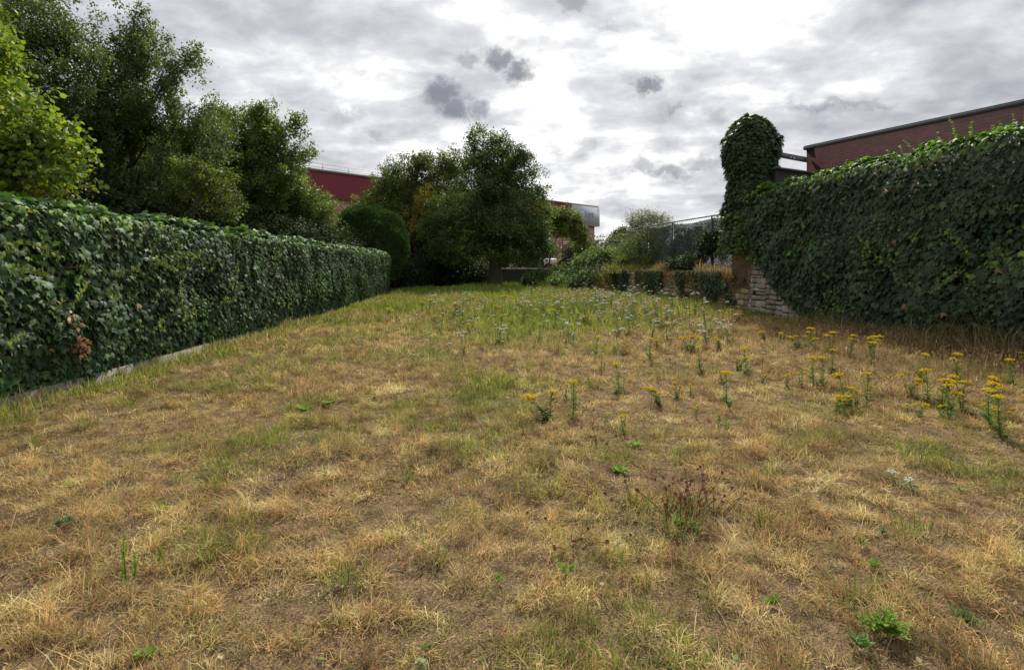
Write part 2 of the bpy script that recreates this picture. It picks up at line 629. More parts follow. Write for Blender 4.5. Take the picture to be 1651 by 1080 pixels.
def ivy_top(P0, P1, z, width, N, dens, size=(.06, .12), lift=.12, light=.5):
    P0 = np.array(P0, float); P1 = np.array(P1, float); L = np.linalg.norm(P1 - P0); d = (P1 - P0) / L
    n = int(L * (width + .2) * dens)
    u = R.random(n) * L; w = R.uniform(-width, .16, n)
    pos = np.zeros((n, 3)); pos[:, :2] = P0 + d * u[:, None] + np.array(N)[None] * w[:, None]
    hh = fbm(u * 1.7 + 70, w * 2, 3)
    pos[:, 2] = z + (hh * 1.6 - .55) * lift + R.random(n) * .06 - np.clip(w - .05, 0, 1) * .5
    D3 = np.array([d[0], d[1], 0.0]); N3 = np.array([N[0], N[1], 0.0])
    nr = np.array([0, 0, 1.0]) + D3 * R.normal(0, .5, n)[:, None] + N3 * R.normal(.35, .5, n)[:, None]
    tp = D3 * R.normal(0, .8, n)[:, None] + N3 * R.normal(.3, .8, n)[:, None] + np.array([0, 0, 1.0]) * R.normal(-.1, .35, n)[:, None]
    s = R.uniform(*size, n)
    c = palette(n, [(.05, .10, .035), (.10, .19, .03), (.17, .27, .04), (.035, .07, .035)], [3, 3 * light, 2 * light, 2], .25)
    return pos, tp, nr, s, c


def runner(P, steps, dirv, N3, sag, size, cols=((.13, .24, .035), (.20, .30, .05))):
    """one trailing shoot with young leaves; returns leaf arrays and its polyline"""
    P = np.array(P, float); d = np.array(dirv, float)
    pts = [P.copy()]; A = []
    for k in range(steps):
        d = d + np.array([0, 0, -sag]) + R.normal(0, .12, 3)
        d /= np.linalg.norm(d)
        P = P + d * .045 + N3 * R.normal(0.002, .006)
        pts.append(P.copy())
        for sgn in (-1, 1):
            if R.random() < .75:
                side = np.cross(d, N3) * sgn
                A.append((P + side * .01, side + d * .5 + R.normal(0, .25, 3), N3 + np.array([0, 0, .6]) + R.normal(0, .35, 3), R.uniform(*size), cols[int(R.random() < .4)]))
    return A, pts


def cat(parts):
    return tuple(np.concatenate([np.asarray(p[i], float) for p in parts]) for i in range(5))


def build_ivy(name, parts, parent, T=IVY, mat=None, label=None):
    pos, tp, nr, s, c = cat(parts)
    v, t, cc = leaves(pos, tp, nr, s, c, T)
    # pale midrib: first vertex of each ivy leaf is its middle
    if T is IVY:
        cc = cc.reshape(-1, len(T[0]), 3); cc[:, 0] *= 1.35; cc[:, 1] *= 1.5; cc = cc.reshape(-1, 3)
    o = mesh(name, v, t, mat or M_ivy, parent, cc)
    if label: o['label'] = label
    return o


def tolists(A):
    return (np.array([a[0] for a in A]), np.array([a[1] for a in A]), np.array([a[2] for a in A]), np.array([a[3] for a in A]), np.array([a[4] for a in A]))


# ---- long ivy wall on the left
ya, yb = .3, 27.7
A0 = np.array([hedge_x(ya), ya]); A1 = np.array([hedge_x(yb), yb])
dv = (A1 - A0) / np.linalg.norm(A1 - A0)
NL = np.array([dv[1], -dv[0]])            # towards the lawn (+x)
root = tag(empty('ivy_wall', (A0[0], A0[1], 0)), 'long straight wall clothed in dark glossy ivy along the left of the lawn', 'ivy wall')
b = MB()
off = np.array([0, 0])


def wall_prism(mb, P0, P1, inner, outer, z0, z1, N, c, org=(0, 0)):
    P0 = np.array(P0); P1 = np.array(P1); N = np.array(N); org = np.array(org)
    a = P0 + N * outer - org; bb = P1 + N * outer - org; cc = P1 + N * inner - org; dd = P0 + N * inner - org
    v = [(*a, z0), (*bb, z0), (*cc, z0), (*dd, z0), (*a, z1), (*bb, z1), (*cc, z1), (*dd, z1)]
    qd = [(0, 3, 2, 1), (4, 5, 6, 7), (0, 1, 5, 4), (1, 2, 6, 5), (2, 3, 7, 6), (3, 0, 4, 7)]
    mb.add(v, qd, c=c)


wall_prism(b, A0, A1, -.34, -.06, -.3, 2.12, NL, (.05, .045, .035), A0)
b.build('wall', M_conc, root)
b = MB()
# footing seen below the ivy, in poured lengths with uneven top
s_ = 0.0; L = np.linalg.norm(A1 - A0)
while s_ < L - .3:
    e_ = min(L, s_ + random.uniform(1.6, 2.6))
    wall_prism(b, A0 + dv * (s_ + .004), A0 + dv * (e_ - .004), -.05, random.uniform(.10, .125) * max(0, min(1, (12 - ya - s_) / 2)) + .01, -.3, random.uniform(.13, .17), NL, np.array((.22, .205, .18)) * random.uniform(.85, 1.1), A0)
    s_ = e_
b.build('concrete_footing', M_conc, root)


def mask_left(u, z, y):
    low = .20 + .30 * (fbm(y * 1.3 + 3, y * 0 + 1.5, 3) - .5) * 2 - np.clip((y - 9) * .12, 0, .3)
    low = np.where(y < 4.6, .05, low)
    return z > low


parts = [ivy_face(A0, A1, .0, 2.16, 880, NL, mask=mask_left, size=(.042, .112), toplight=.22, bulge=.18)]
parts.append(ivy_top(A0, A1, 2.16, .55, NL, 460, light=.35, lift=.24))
# back side and far end, so the wall is clothed all round
parts.append(ivy_face(A1 - NL * .3, A0 - NL * .3, .0, 2.16, 170, -NL, size=(.09, .15)))
parts.append(ivy_face(A1, A1 - NL * .4, .0, 2.2, 420, dv, size=(.07, .12)))
for pr in parts:
    pr[0][:, :2] -= A0
runs = []; stems = MB()
N3L = np.array([NL[0], NL[1], 0.0]); D3L = np.array([dv[0], dv[1], 0.0])
for k in range(52):
    y = R.uniform(3.5, 20) if k < 38 else R.uniform(5, 11)
    u = (y - ya) / dv[1]
    z = R.uniform(.6, 2.1)
    P = np.array([*(dv * u + NL * .26), z])
    A, pts = runner(P, int(R.integers(5, 17)), D3L * R.choice([-1, 1], p=[.75, .25]) * 1.1 + np.array([0, 0, -.2]), N3L, .02, (.025, .06), ((.09, .16, .032), (.14, .22, .04)))
    runs += A
    stems.tube(np.array(pts), .004, 4, c=(.22, .14, .07))
parts.append(tolists(runs))
build_ivy('ivy_foliage', parts, root)
stems.build('ivy_runners', M_bark, root)
# withered brown spray hanging on the face
A = []
c0 = np.array([*(dv * ((6.05 - ya) / dv[1]) + NL * .28), .98])
for k in range(60):
    t = R.random()
    p = c0 + D3L * (t * .22) + np.array([0, 0, -t * .50]) + R.normal(0, .03, 3)
    A.append((p, np.array([0, 0, -1]) + R.normal(0, .6, 3), N3L + R.normal(0, .5, 3), R.uniform(.03, .075), [(.42, .26, .12), (.25, .12, .06), (.62, .50, .32)][int(R.integers(3))]))
build_ivy('dead_ivy', [tolists(A)], root, RND, M_petal, 'withered brown leaves caught in the ivy')

# ---- tall ivy wall on the right
def rubble(mb, y0, y1, z0, z1, c_lo, c_hi, org, seed, zfun=None, mort=(.20, .17, .13)):
    """random rubble masonry facing the lawn, real stones standing proud of the mortar"""
    rs = random.Random(seed)
    P0 = np.array([wall_x(y0), y0]); P1 = np.array([wall_x(y1), y1])
    L = np.linalg.norm(P1 - P0); d = (P1 - P0) / L
    N = np.array([-d[1], d[0]])
    if N[0] > 0: N = -N
    ub_ = 0.0
    while ub_ < L:
        pw = rs.uniform(.5, 1.3); pa, pb = ub_, min(L, ub_ + pw); ub_ = pb
        z = z0
        while z < z1 - .03:
            h = min(rs.uniform(.06, .22), z1 - z)
            if z1 - z - h < .05: h = z1 - z
            u = pa
            while u < pb - .01:
                w = rs.uniform(.09, .16) + h * rs.uniform(.3, 1.5)
                ua, ub = u, min(u + w, pb)
                if pb - ub < .07: ub = pb
                u = ub
                if rs.random() < .05: continue
                if zfun and z > zfun(y0 + (y1 - y0) * ua / L): continue
                j = rs.uniform(.007, .016)
                pr = rs.uniform(.008, .07)
                t = rs.random()
                c = np.array(c_lo) * (1 - t) + np.array(c_hi) * t
                c = c * rs.uniform(.55, 1.2) * np.array([1, rs.uniform(.94, 1.04), rs.uniform(.82, 1.1)])
                def pt(uu, zz, o):
                    q_ = P0 + d * uu + N * o - org
                    return (q_[0], q_[1], zz)
                e = min(.022, h * .25)
                jr = lambda a=.016: rs.uniform(-a, a)
                base = [(ua + j, z + j), (ub - j, z + j), (ub - j, z + h - j), (ua + j, z + h - j)]
                base = [(a_ + jr(), b_ + jr(.012)) for a_, b_ in base]
                cx_ = sum(p[0] for p in base) / 4; cz_ = sum(p[1] for p in base) / 4
                fr = [(a_ + (cx_ - a_) / abs(cx_ - a_ + 1e-9) * e, b_ + (cz_ - b_) / abs(cz_ - b_ + 1e-9) * e) for a_, b_ in base]
                v = [pt(a_, b_, -.02) for a_, b_ in base] + [pt(a_, b_, pr * .6) for a_, b_ in base] + [pt(a_, b_, pr + jr(.012)) for a_, b_ in fr]
                qd = [(8, 9, 10, 11)]
                for r_ in range(2):
                    for k in range(4):
                        qd.append((r_ * 4 + k, r_ * 4 + (k + 1) % 4, r_ * 4 + 4 + (k + 1) % 4, r_ * 4 + 4 + k))
                mb.add(v, qd, c=c)
            z += h
    return N


yr0, yr1 = 3.5, 16.0
B0 = np.array([wall_x(yr0), yr0]); B1 = np.array([wall_x(yr1), yr1])
dr = (B1 - B0) / np.linalg.norm(B1 - B0)
NR = np.array([-dr[1], dr[0]])            # towards the lawn (-x)
N3R = np.array([NR[0], NR[1], 0.0]); D3R = np.array([dr[0], dr[1], 0.0])
root = tag(empty('ivy_wall', (B0[0], B0[1], 0)), 'tall dark ivy covered wall on the right, in front of the red brick building', 'ivy wall')
b = MB(); wall_prism(b, B0, B1, -.45, 0, -.3, 3.62, NR, (.028, .026, .018), B0); b.build('wall', M_stone, root)
b = MB(); rubble(b, 12.6, 16.0, 0, 2.4, (.30, .27, .235), (.46, .43, .39), B0, 4)
b.build('stonework', M_stone, root, label='bare pale grey rubble stone at the foot of the far end')


def mask_right(u, z, y):
    zm = np.interp(y, [13.3, 13.9, 14.7, 15.46, 16.2, 17], [.08, .58, 1.12, 1.62, 2.0, 2.15])
    return z > zm + (fbm(u * 4, z * 4, 2) - .5) * .2


IVR = [(.036, .062, .028), (.026, .046, .024), (.052, .086, .034), (.066, .092, .040), (.044, .060, .034)]
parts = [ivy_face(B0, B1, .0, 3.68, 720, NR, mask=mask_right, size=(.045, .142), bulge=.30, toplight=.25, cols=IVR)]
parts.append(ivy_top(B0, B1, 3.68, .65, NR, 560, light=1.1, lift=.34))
parts.append(ivy_face(B1 - NR * .45, B0 - NR * .45, 1.2, 3.7, 140, -NR, size=(.09, .15)))
A = []
for (px, hgt) in ((1290, .22), (1300, .26), (1312, .2), (1346, .36), (1352, .2), (1406, .18), (1430, .30), (1446, .33), (1472, .40), (1500, .36), (1512, .25), (1536, .62), (1553, .40), (1585, .25), (1600, .3), (1620, .35), (1640, .4)):
    k = (px - CX) / F
    y = 9.226 / (k + .126)
    P = np.array([wall_x(y) + .12, y, 3.66]) - np.array([*B0, 0])
    steps = int(hgt / .04)
    d = np.array([R.normal(0, .15), R.normal(0, .15), 1.0])
    for j in range(steps):
        P = P + d * .045; d = unit(d + R.normal(0, .1, 3))
        for s2 in range(2):
            a = R.uniform(0, 6.28)
            A.append((P, np.array([math.cos(a), math.sin(a), .5]), np.array([0, 0, 1.0]) + R.normal(0, .3, 3), R.uniform(.035, .075) * (1 - .4 * j / max(steps, 1)), [(.17, .27, .05), (.24, .33, .07)][int(R.integers(2))]))
runs = []
stems = MB()
for k in range(26):
    y = R.uniform(6.5, 13.5); u = (y - yr0) / dr[1]
    Aq, pts = runner(np.array([*(dr * u + NR * .26), R.uniform(1.2, 3.4)]), int(R.integers(5, 16)), D3R * R.choice([-1, 1]) + np.array([0, 0, -.2]), N3R, .06, (.035, .07), ((.07, .13, .04), (.11, .19, .05)))
    runs += Aq; stems.tube(np.array(pts), .004, 4, c=(.2, .13, .07))
for pr in parts:
    pr[0][:, :2] -= B0
build_ivy('ivy_foliage', parts + [tolists(runs)], root)
build_ivy('ivy_shoots', [tolists(A)], root, label='pale green young shoots standing up along the top')
stems.build('ivy_runners', M_bark, root)

# ---- brick pillar wrapped in climber
PX, PY = 7.26, 16.35
root = tag(empty('brick_pillar', (PX, PY, 0), math.atan2(dr[1], dr[0]) - math.pi / 2), 'tall free standing pillar wrapped in climbing ivy, brick bare below it', 'pillar')
b = MB(); b.box(-.15, .62, -.42, .55, .86, 5.6); b.box(-.19, .66, -.46, .59, 5.603, 5.70); b.build('brickwork', M_oldbrick, root)
n = 14000
z = R.uniform(2.0, 6.05, n) ; th = R.uniform(0, 2 * math.pi, n)
rad = np.interp(z, [1.7, 2.0, 3.2, 4.2, 5.0, 5.5, 5.8, 6.05], [.56, .68, .80, .69, .87, .84, .66, .36]) + (fbm(th * 2.2 + 9, z * 1.5, 3) - .5) * .34 + R.uniform(-.14, .06, n)
rad *= 1 - .08 * (np.sin(th * 2 + z) > .7)
rad *= .95
pos = np.stack([np.cos(th) * rad + .20, np.sin(th) * rad + .05, z + (fbm(th * 2.5, z * 0 + 3, 2) - .5) * .25 * (z > 5.3)], 1)
nrm = np.stack([np.cos(th), np.sin(th), R.normal(.55, .3, n)], 1) + R.normal(0, .25, (n, 3))
tip = np.array([0, 0, -1.0]) + np.stack([np.cos(th), np.sin(th), th * 0], 1) * R.normal(.5, .3, n)[:, None] + R.normal(0, .35, (n, 3))
s = R.uniform(.08, .15, n); c = palette(n, [(.032, .054, .023), (.045, .070, .027), (.026, .044, .022), (.07, .105, .028)], [4, 3, 4, .7], .3)
tipm = R.random(n) < np.clip((z - 5.6) * .5, 0, .4); c[tipm] *= 1.6
parts = [(pos, tip, nrm, s, c)]
m2 = 900
th = R.uniform(0, 6.28, m2); rr = np.sqrt(R.random(m2)) * .60
pos = np.stack([np.cos(th) * rr + .18, np.sin(th) * rr + .05, 6.14 - rr ** 2 * 1.1 + (fbm(th * 2 + 3, rr * 3, 2) - .4) * .34], 1)
parts.append((pos, np.stack([np.cos(th), np.sin(th), R.normal(.1, .5, m2)], 1), np.array([0, 0, 1.0]) + R.normal(0, .5, (m2, 3)), R.uniform(.08, .14, m2), palette(m2, [(.045, .072, .027), (.07, .11, .03)], [2, 1])))
# ragged lower left skirt of lighter leaves
m3 = 700
zz_ = R.uniform(1.95, 3.2, m3); th = R.uniform(math.pi * .75, math.pi * 1.35, m3)
rr = .66 + R.normal(0, .1, m3)
parts.append((np.stack([np.cos(th) * rr, np.sin(th) * rr, zz_], 1), np.array([0, 0, -1.0]) + R.normal(0, .5, (m3, 3)), np.stack([np.cos(th), np.sin(th), th * 0 + .5], 1), R.uniform(.07, .13, m3), palette(m3, [(.075, .12, .03), (.04, .07, .025)], [1, 2])))
build_ivy('ivy_foliage', parts, root)

# ---- low stone wall
yw0, yw1 = 16.004, 28.6
C0 = np.array([wall_x(yw0), yw0]); C1 = np.array([wall_x(yw1), yw1])
root = tag(empty('stone_wall', (C0[0], C0[1], 0)), 'low rubble stone retaining wall under the dark netted fence', 'stone wall')
b = MB(); wall_prism(b, C0, C1, -.42, 0, -.3, 1.27, NR, (.11, .09, .06), C0)
rubble(b, yw0, yw1, 0, 1.25, (.24, .185, .11), (.38, .33, .23), C0, 8)
b.build('stonework', M_stone, root)


def mask_low(u, z, y):
    e = (fbm(u * 2.2, z * 2.2 + 4, 3) - .5) * 1.1
    e2 = (fbm(u * 1.1 + 9, z * .9 + 14, 3) - .5) * 2.4
    k = (np.abs(y - 23.3 + e2 * 1.2) + e * 1.6 < .45 + z * .75)
    k |= (e2 * .8 + e > .42 - (z - .6) * .5)
    k |= (np.abs(y - 18.0 + e2 * .5) + e * 1.4 < .08 + z * .52)
    k |= (np.abs(y - 17.05 + e2 * .2) + e * .6 < .34 - z * .18) & (z < 1.1)
    k |= (np.abs(y - 20.4 + e2 * .3) + e * .7 < z * .42 - .12)
    k |= (np.abs(y - 27.3 + e2 * .8) + e * 1.5 < .2 + z * .6)
    return k


parts = [ivy_face(C0, C1, .02, 1.40, 720, NR, mask=mask_low, size=(.05, .11), bulge=.11, toplight=.02, cols=IVR)]
for pr in parts:
    pr[0][:, :2] -= C0
build_ivy('ivy_foliage', parts, root)
# russet creeper hanging over the top
n = 2600
y = R.uniform(16.6, 25.5, n); hang = fbm(y * 1.4 + 5, y * 0 + 2, 3)
z = 1.36 - np.abs(R.normal(0, .22, n)) * (hang * 2.2 - .35).clip(.1, 2)
x = wall_x(y) - R.uniform(.02, .12, n)
parts = [(np.stack([x - C0[0], y - C0[1], z], 1), np.stack([R.normal(-.3, .3, n), R.normal(0, .5, n), np.full(n, -.8)], 1), np.stack([np.full(n, -1.0), R.normal(0, .4, n), R.normal(.5, .3, n)], 1), R.uniform(.05, .10, n),
          palette(n, [(.30, .12, .06), (.36, .20, .08), (.20, .20, .06), (.10, .13, .04)], [3, 3, 2, 1], .25))]
build_ivy('dry_creeper', parts, root, DIA, M_petal, 'russet withered creeper hanging over the top of the wall')

# ------------------------------------------------------------------ brick building, shed and beam
ang = math.atan2(-4.7, 2.46)
root = tag(empty('brick_building', (9.5, 17.0, 0), ang), 'flat roofed dark red brick building behind the tall ivy wall', 'building')
# local +x runs along the front towards the camera, local +y away from it
b = MB()
b.box(0, 12.5, 0, 6.5, -.3, 5.30)
b.build('wall', M_brick, root)
b = MB(); b.box(-.07, 12.57, -.07, 6.57, 5.303, 5.40, c=(.09, .09, .10)); b.box(-.05, 12.55, -.05, 6.55, 5.403, 5.43, c=(.07, .07, .075)); b.build('coping', M_conc, root)
for k, x in enumerate((2.3, 6.2, 10.2)):
    w = MB()
    w.box(x - .5, x + .5, -.012, .05, 1.0, 2.3, c=(.30, .30, .29)); fr = w.build('window', M_metal, root)
    w = MB(); w.box(x - .44, x + .44, -.016, -.0125, 1.06, 2.24, c=(.03, .035, .04)); w.build('pane', M_metal, fr)

root = tag(empty('lean_to_roof', (8.45, 16.0, 0)), 'black boarded lean-to between the ivy pillar and the brick building', 'shed')
b = MB()
v = [(-.65, -.45, 0), (.90, -.45, 0), (.90, .8, 0), (-.65, .8, 0), (-.65, -.45, 4.42), (.90, -.45, 4.20), (.90, .8, 4.20), (-.65, .8, 4.42)]
b.add(v, [(0, 3, 2, 1), (0, 1, 5, 4), (1, 2, 6, 5), (2, 3, 7, 6), (3, 0, 4, 7), (4, 5, 6, 7)], c=(.028, .024, .026))
b.build('boarding', M_metal, root)
b = MB()
v = [(-.70, -.50, 4.43), (.95, -.50, 4.20), (.95, .85, 4.20), (-.70, .85, 4.43)]
v = v + [(x, y, z + .05) for x, y, z in v]
b.add(v, [(0, 3, 2, 1), (4, 5, 6, 7), (0, 1, 5, 4), (1, 2, 6, 5), (2, 3, 7, 6), (3, 0, 4, 7)], c=(.09, .085, .09))
b.build('roof_edge', M_metal, root)

root = tag(empty('steel_beam', (0, 0, 0)), 'drilled grey steel strut from the ivy pillar to the brick corner', 'steel beam')
Pa = W(1258, 250, 16.4); Pb = W(1303, 258.5, 17.05)
b = MB()
d = Pb - Pa
ts = np.array([0, .35, .39, .47, .51, 1.0])
hh = .085
for i in range(5):
    a_, b_ = Pa + d * ts[i], Pa + d * ts[i + 1]
    segs = [(-hh, hh)] if i % 2 == 0 else [(-hh, -.02), (.02, hh)]
    for lo, hi in segs:
        v = []
        for p in (a_, b_):
            for yo in (-.02, .02):
                for zo in (lo, hi):
                    v.append((p[0], p[1] + yo, p[2] + zo))
        b.add(v, [(0, 1, 3, 2), (4, 6, 7, 5), (0, 4, 5, 1), (2, 3, 7, 6), (0, 2, 6, 4), (1, 5, 7, 3)], c=(.13, .13, .14))
beam = b.build('beam', M_metal, root)

# ------------------------------------------------------------------ fences on the raised ground
def fence(name, label, pts, z0, ztop, rail_c, net_lo, net_hi, post_r=.035, net=True):
    root = tag(empty(name, (pts[0][0], pts[0][1], z0)), label, 'fence')
    o3 = np.array([pts[0][0], pts[0][1], z0])
    P = [np.array([x, y, z0]) - o3 for x, y in pts]
    b = MB(); b.tube([p + np.array([0, 0, ztop - z0]) for p in P], .03, 6, c=rail_c); b.build('top_rail', M_metal, root)
    for p in P:
        b = MB(); b.tube([p, p + np.array([0, 0, ztop - z0])], post_r, 6, c=(.05, .055, .055)); b.build('post', M_metal, root)
    # chain link above the netting
    b = MB()
    for p, q_ in zip(P[:-1], P[1:]):
        L = np.linalg.norm(q_ - p); nn = int(L / .16)
        for k in range(nn):
            for sg in (0, 1):
                z_a, z_b = net_hi - z0 - .2, ztop - z0 - .02
                if not net: z_a = .1
                t0 = k / nn; t1 = min(1, t0 + (z_b - z_a) * .9 / L)
                if sg: t0, t1 = t1, t0
                b.tube([p + (q_ - p) * t0 + np.array([0, 0, z_a]), p + (q_ - p) * t1 + np.array([0, 0, z_b])], .0035, 3, c=(.16, .17, .17), cap=False)
    b.build('chain_link', M_metal, root)
    if net:
        vs = []; qs = []; n = 0
        for i, (p, q_) in enumerate(zip(P[:-1], P[1:])):
            nn = 14
            for k in range(nn + 1):
                t = k / nn
                base = p + (q_ - p) * t
                sag = .07 * math.sin(math.pi * t)
                wob = .03 * math.sin(t * 11 + i * 2)
                zt = net_hi[i] if hasattr(net_hi, '__len__') else net_hi
                for zz2 in (net_lo - z0, zt - z0 - sag):
                    vs.append((base[0] + wob + .05, base[1], zz2))
            for k in range(nn):
                a = n + k * 2
                qs.append((a, a + 2, a + 3, a + 1))
            n += (nn + 1) * 2
        me_ = mesh('shade_netting', np.array(vs), np.array(qs), M_net, root)
    return root


fp = [(8.15 + .78, 18.4), (8.15, 21.5), (7.46, 24.5), (6.95, 27.1), (6.50, 29.7)]
fence('netted_fence', 'tall fence hung with dark netting standing on the low stone wall terrace', fp, 1.26, 3.62, (.13, .14, .14), 1.3, 3.53)
fence('wire_fence', 'thin wire fence with a straight top rail beyond the bushes', [(3.9, 40.6), (6.55, 40.6), (9.1, 40.6), (11.6, 40.6)], 1.26, 3.60, (.16, .17, .15), 1.3, 2.3)

# end wall of the lawn
root = tag(empty('end_wall', (-9.0, BACK, 0)), 'low shade-dark wall with pale coping behind the tree at the end of the lawn', 'wall')
b = MB(); b.box(0, 13.2, 0, .24, -.3, 1.40, c=(.07, .065, .055)); b.build('wall', M_conc, root)  # wall face coloured dark to carry its lack of light
b = MB()
x = 0.0
while x < 13.2:
    w = random.uniform(.9, 1.1); b.box(x + .004, min(x + w, 13.2), -.05, .29, 1.403, 1.47 + random.uniform(-.005, .008), c=(.62, .60, .52), bev=.01); x += w
b.build('coping', M_conc, root)

# ------------------------------------------------------------------ the long maroon shed behind
Hl = np.array([-26.5, 33.8]); Hr = np.array([11.1, 70.0])
hv = Hr - Hl; HL = np.linalg.norm(hv); hang = math.atan2(hv[1], hv[0])
root = tag(empty('warehouse', (Hl[0], Hl[1], 0), hang), 'long warehouse with maroon ribbed upper cladding and pink lower wall', 'building')


def ribbed(mb, x0, x1, y, z0, z1, c, per=.33, dep=.05):
    xs = []; ys = []
    x = x0
    while x < x1:
        for a, dd in ((0, 0), (.55, 0), (.65, dep), (.90, dep)):
            xs.append(min(x + a * per, x1)); ys.append(y - dd)
        x += per
    xs.append(x1); ys.append(y)
    n = len(xs)
    v = [(xs[i], ys[i], z0) for i in range(n)] + [(xs[i], ys[i], z1) for i in range(n)]
    q_ = [(i, i + 1, n + i + 1, n + i) for i in range(n - 1)]
    cc = np.array([np.array(c) * (1.0 if (i // 24) % 2 else .94) for i in range(n)] * 2)
    mb.add(v, q_, c=cc)


b = MB(); ribbed(b, 0, HL - 5.5, -.35, 7.3, 9.45, (.20, .030, .045)); b.build('upper_cladding', M_sheet, root)
b = MB(); ribbed(b, 0, HL - .3, 0, 0, 7.25, (.42, .22, .21), .5, .04); b.build('lower_wall', M_sheet, root)
b = MB(); b.box(0, HL - .3, .05, 17, 0, 9.40, c=(.20, .15, .15)); b.box(0, HL - .3, -.33, .04, 7.27, 9.42, c=(.15, .06, .06)); b.build('end_walls', M_sheet, root)
b = MB(); b.box(-.1, HL, -.50, 17.2, 9.46, 9.62, c=(.24, .21, .20)); b.build('roof_edge', M_metal, root)
b = MB(); b.box(HL - 5.5, HL + .2, -.52, -.36, 6.95, 9.45, c=(.42, .43, .40)); b.box(HL - .25, HL + .2, -.359, 2.6, 6.95, 9.45, c=(.30, .31, .29))
fr = b.build('sign_frame', M_metal, root)
b = MB(); b.box(HL - 5.2, HL - .15, -.56, -.525, 7.25, 9.25, c=(.42, .45, .56)); b.build('sign_panel', M_metal, fr, label='pale blue grey sign panel at the right end')
tcu = bpy.data.curves.new('sign_lettering', 'FONT'); tcu.body = 'luyt'; tcu.size = 1.25; tcu.extrude = .01
to = bpy.data.objects.new('tmp', tcu); COL.objects.link(to)
bpy.context.view_layer.update()
tm = bpy.data.meshes.new_from_object(to.evaluated_get(bpy.context.evaluated_depsgraph_get()))
bpy.data.objects.remove(to)
at = tm.attributes.new('Col', 'FLOAT_COLOR', 'POINT')
at.data.foreach_set('color', np.tile(np.array([.15, .18, .30, 1], np.float32), len(tm.vertices)))
tm.materials.clear(); tm.materials.append(M_metal)
to = bpy.data.objects.new('sign_lettering', tm); COL.objects.link(to); to.parent = fr
to.location = (HL - 3.0, -.572, 8.0); to.rotation_euler = (math.pi / 2, 0, 0)
b = MB()
for (xa, xb) in ((1.0, 29.0), (HL - 17, HL - 5)):
    for zz2 in (10.25, 9.95):
        b.tube([(xa, .4, zz2), (xb, .4, zz2)], .022, 4, c=(.34, .34, .34))
    x = xa
    while x <= xb + .01:
        b.tube([(x, .4, 9.5), (x, .4, 10.25)], .026, 4, c=(.34, .34, .34)); x += 2.33
b.build('roof_railing', M_metal, root)
b = MB(); b.box(HL + .1, HL + 1.5, 1, 3, 0, 5.0, c=(.35, .35, .33)); b.box(HL - .1, HL + 1.7, .8, 3.2, 5.0, 5.25, c=(.55, .56, .55)); b.build('porch', M_metal, root)

# ------------------------------------------------------------------ tractor behind the end wall
root = tag(empty('tractor', (3.95, 42.4, 1.26), 0), 'small red tractor with white bonnet and striped board, half hidden beyond the end wall', 'tractor')


def wheel(parent, x, y, r, w):
    b = MB()
    k = 20
    a = np.arange(k) * 2 * math.pi / k
    prof = [(r * .60, -w / 2), (r * .93, -w / 2), (r, -w / 3), (r, w / 3), (r * .93, w / 2), (r * .60, w / 2)]
    v = []
    for rr_, yy_ in prof:
        v += [(math.cos(t) * rr_, yy_, math.sin(t) * rr_) for t in a]
    q_ = [(i * k + j, i * k + (j + 1) % k, (i + 1) * k + (j + 1) % k, (i + 1) * k + j) for i in range(len(prof) - 1) for j in range(k)]
    b.add(v, q_, c=(.02, .02, .02))
    for t in np.arange(16) * 2 * math.pi / 16:      # tread lugs
        c_, s_2 = math.cos(t), math.sin(t)
        b.add([(c_ * r * .98 - s_2 * .03 * g_ , yy_, s_2 * r * .98 + c_ * .03 * g_) for yy_ in (-w / 2, w / 2) for g_ in (-1, 1)] + [(c_ * r * 1.06 - s_2 * .02 * g_, yy_, s_2 * r * 1.06 + c_ * .02 * g_) for yy_ in (-w / 2, w / 2) for g_ in (-1, 1)],
              [(4, 5, 7, 6), (0, 1, 5, 4), (2, 6, 7, 3), (0, 4, 6, 2), (1, 3, 7, 5)], c=(.02, .02, .02))
    wh = b.build('wheel', M_rubber, parent, loc=(x, y, r))
    b = MB()
    v = []
    for rr_, yy_ in ((r * .60, -w / 2), (r * .45, -w * .2), (r * .18, -w * .25), (0.001, -w * .32)):
        v += [(math.cos(t) * rr_, yy_, math.sin(t) * rr_) for t in a]
    q_ = [(i * k + j, i * k + (j + 1) % k, (i + 1) * k + (j + 1) % k, (i + 1) * k + j) for i in range(3) for j in range(k)]
    b.add(v, q_, c=(.50, .03, .035)); b.build('rim', M_metal, wh)
    return wh


for sy in (-.45, .45):
    wheel(root, .15, sy, .44, .24)
    wheel(root, -1.05, sy * .85, .30, .17)
b = MB(); b.box(-1.35, -.35, -.24, .24, .42, .98, c=(.72, .74, .78), bev=.05); b.build('bonnet', M_metal, root)
b = MB(); b.box(-1.3, .35, -.18, .18, .28, .46, c=(.06, .06, .06), bev=.02); b.box(-.35, .30, -.3, .3, .46, .72, c=(.45, .03, .035), bev=.04); b.build('body', M_metal, root)
for sy in (-.45, .45):
    b = MB()
    a = np.linspace(.2, 2.9, 9)
    v = [(math.cos(t) * .52 + .15, sy + d_, math.sin(t) * .52 + .44) for t in a for d_ in (-.14, .14)]
    b.add(v, [(i * 2, i * 2 + 1, i * 2 + 3, i * 2 + 2) for i in range(8)], c=(.50, .03, .035)); b.build('mudguard', M_metal, root)
b = MB(); b.box(.0, .35, -.22, .22, .80, .90, c=(.03, .03, .03), bev=.03); b.box(.30, .40, -.22, .22, .88, 1.2, c=(.03, .03, .03), bev=.03); b.build('seat', M_rubber, root)
b = MB()
for sy in (-.3, .3):
    b.tube([(.42, sy, .6), (.42, sy, 2.25)], .025, 6, c=(.08, .08, .08))
b.tube([(-.3, 0, .9), (-.15, 0, 1.1)], .02, 6, c=(.05, .05, .05))
b.build('roll_bar', M_metal, root)
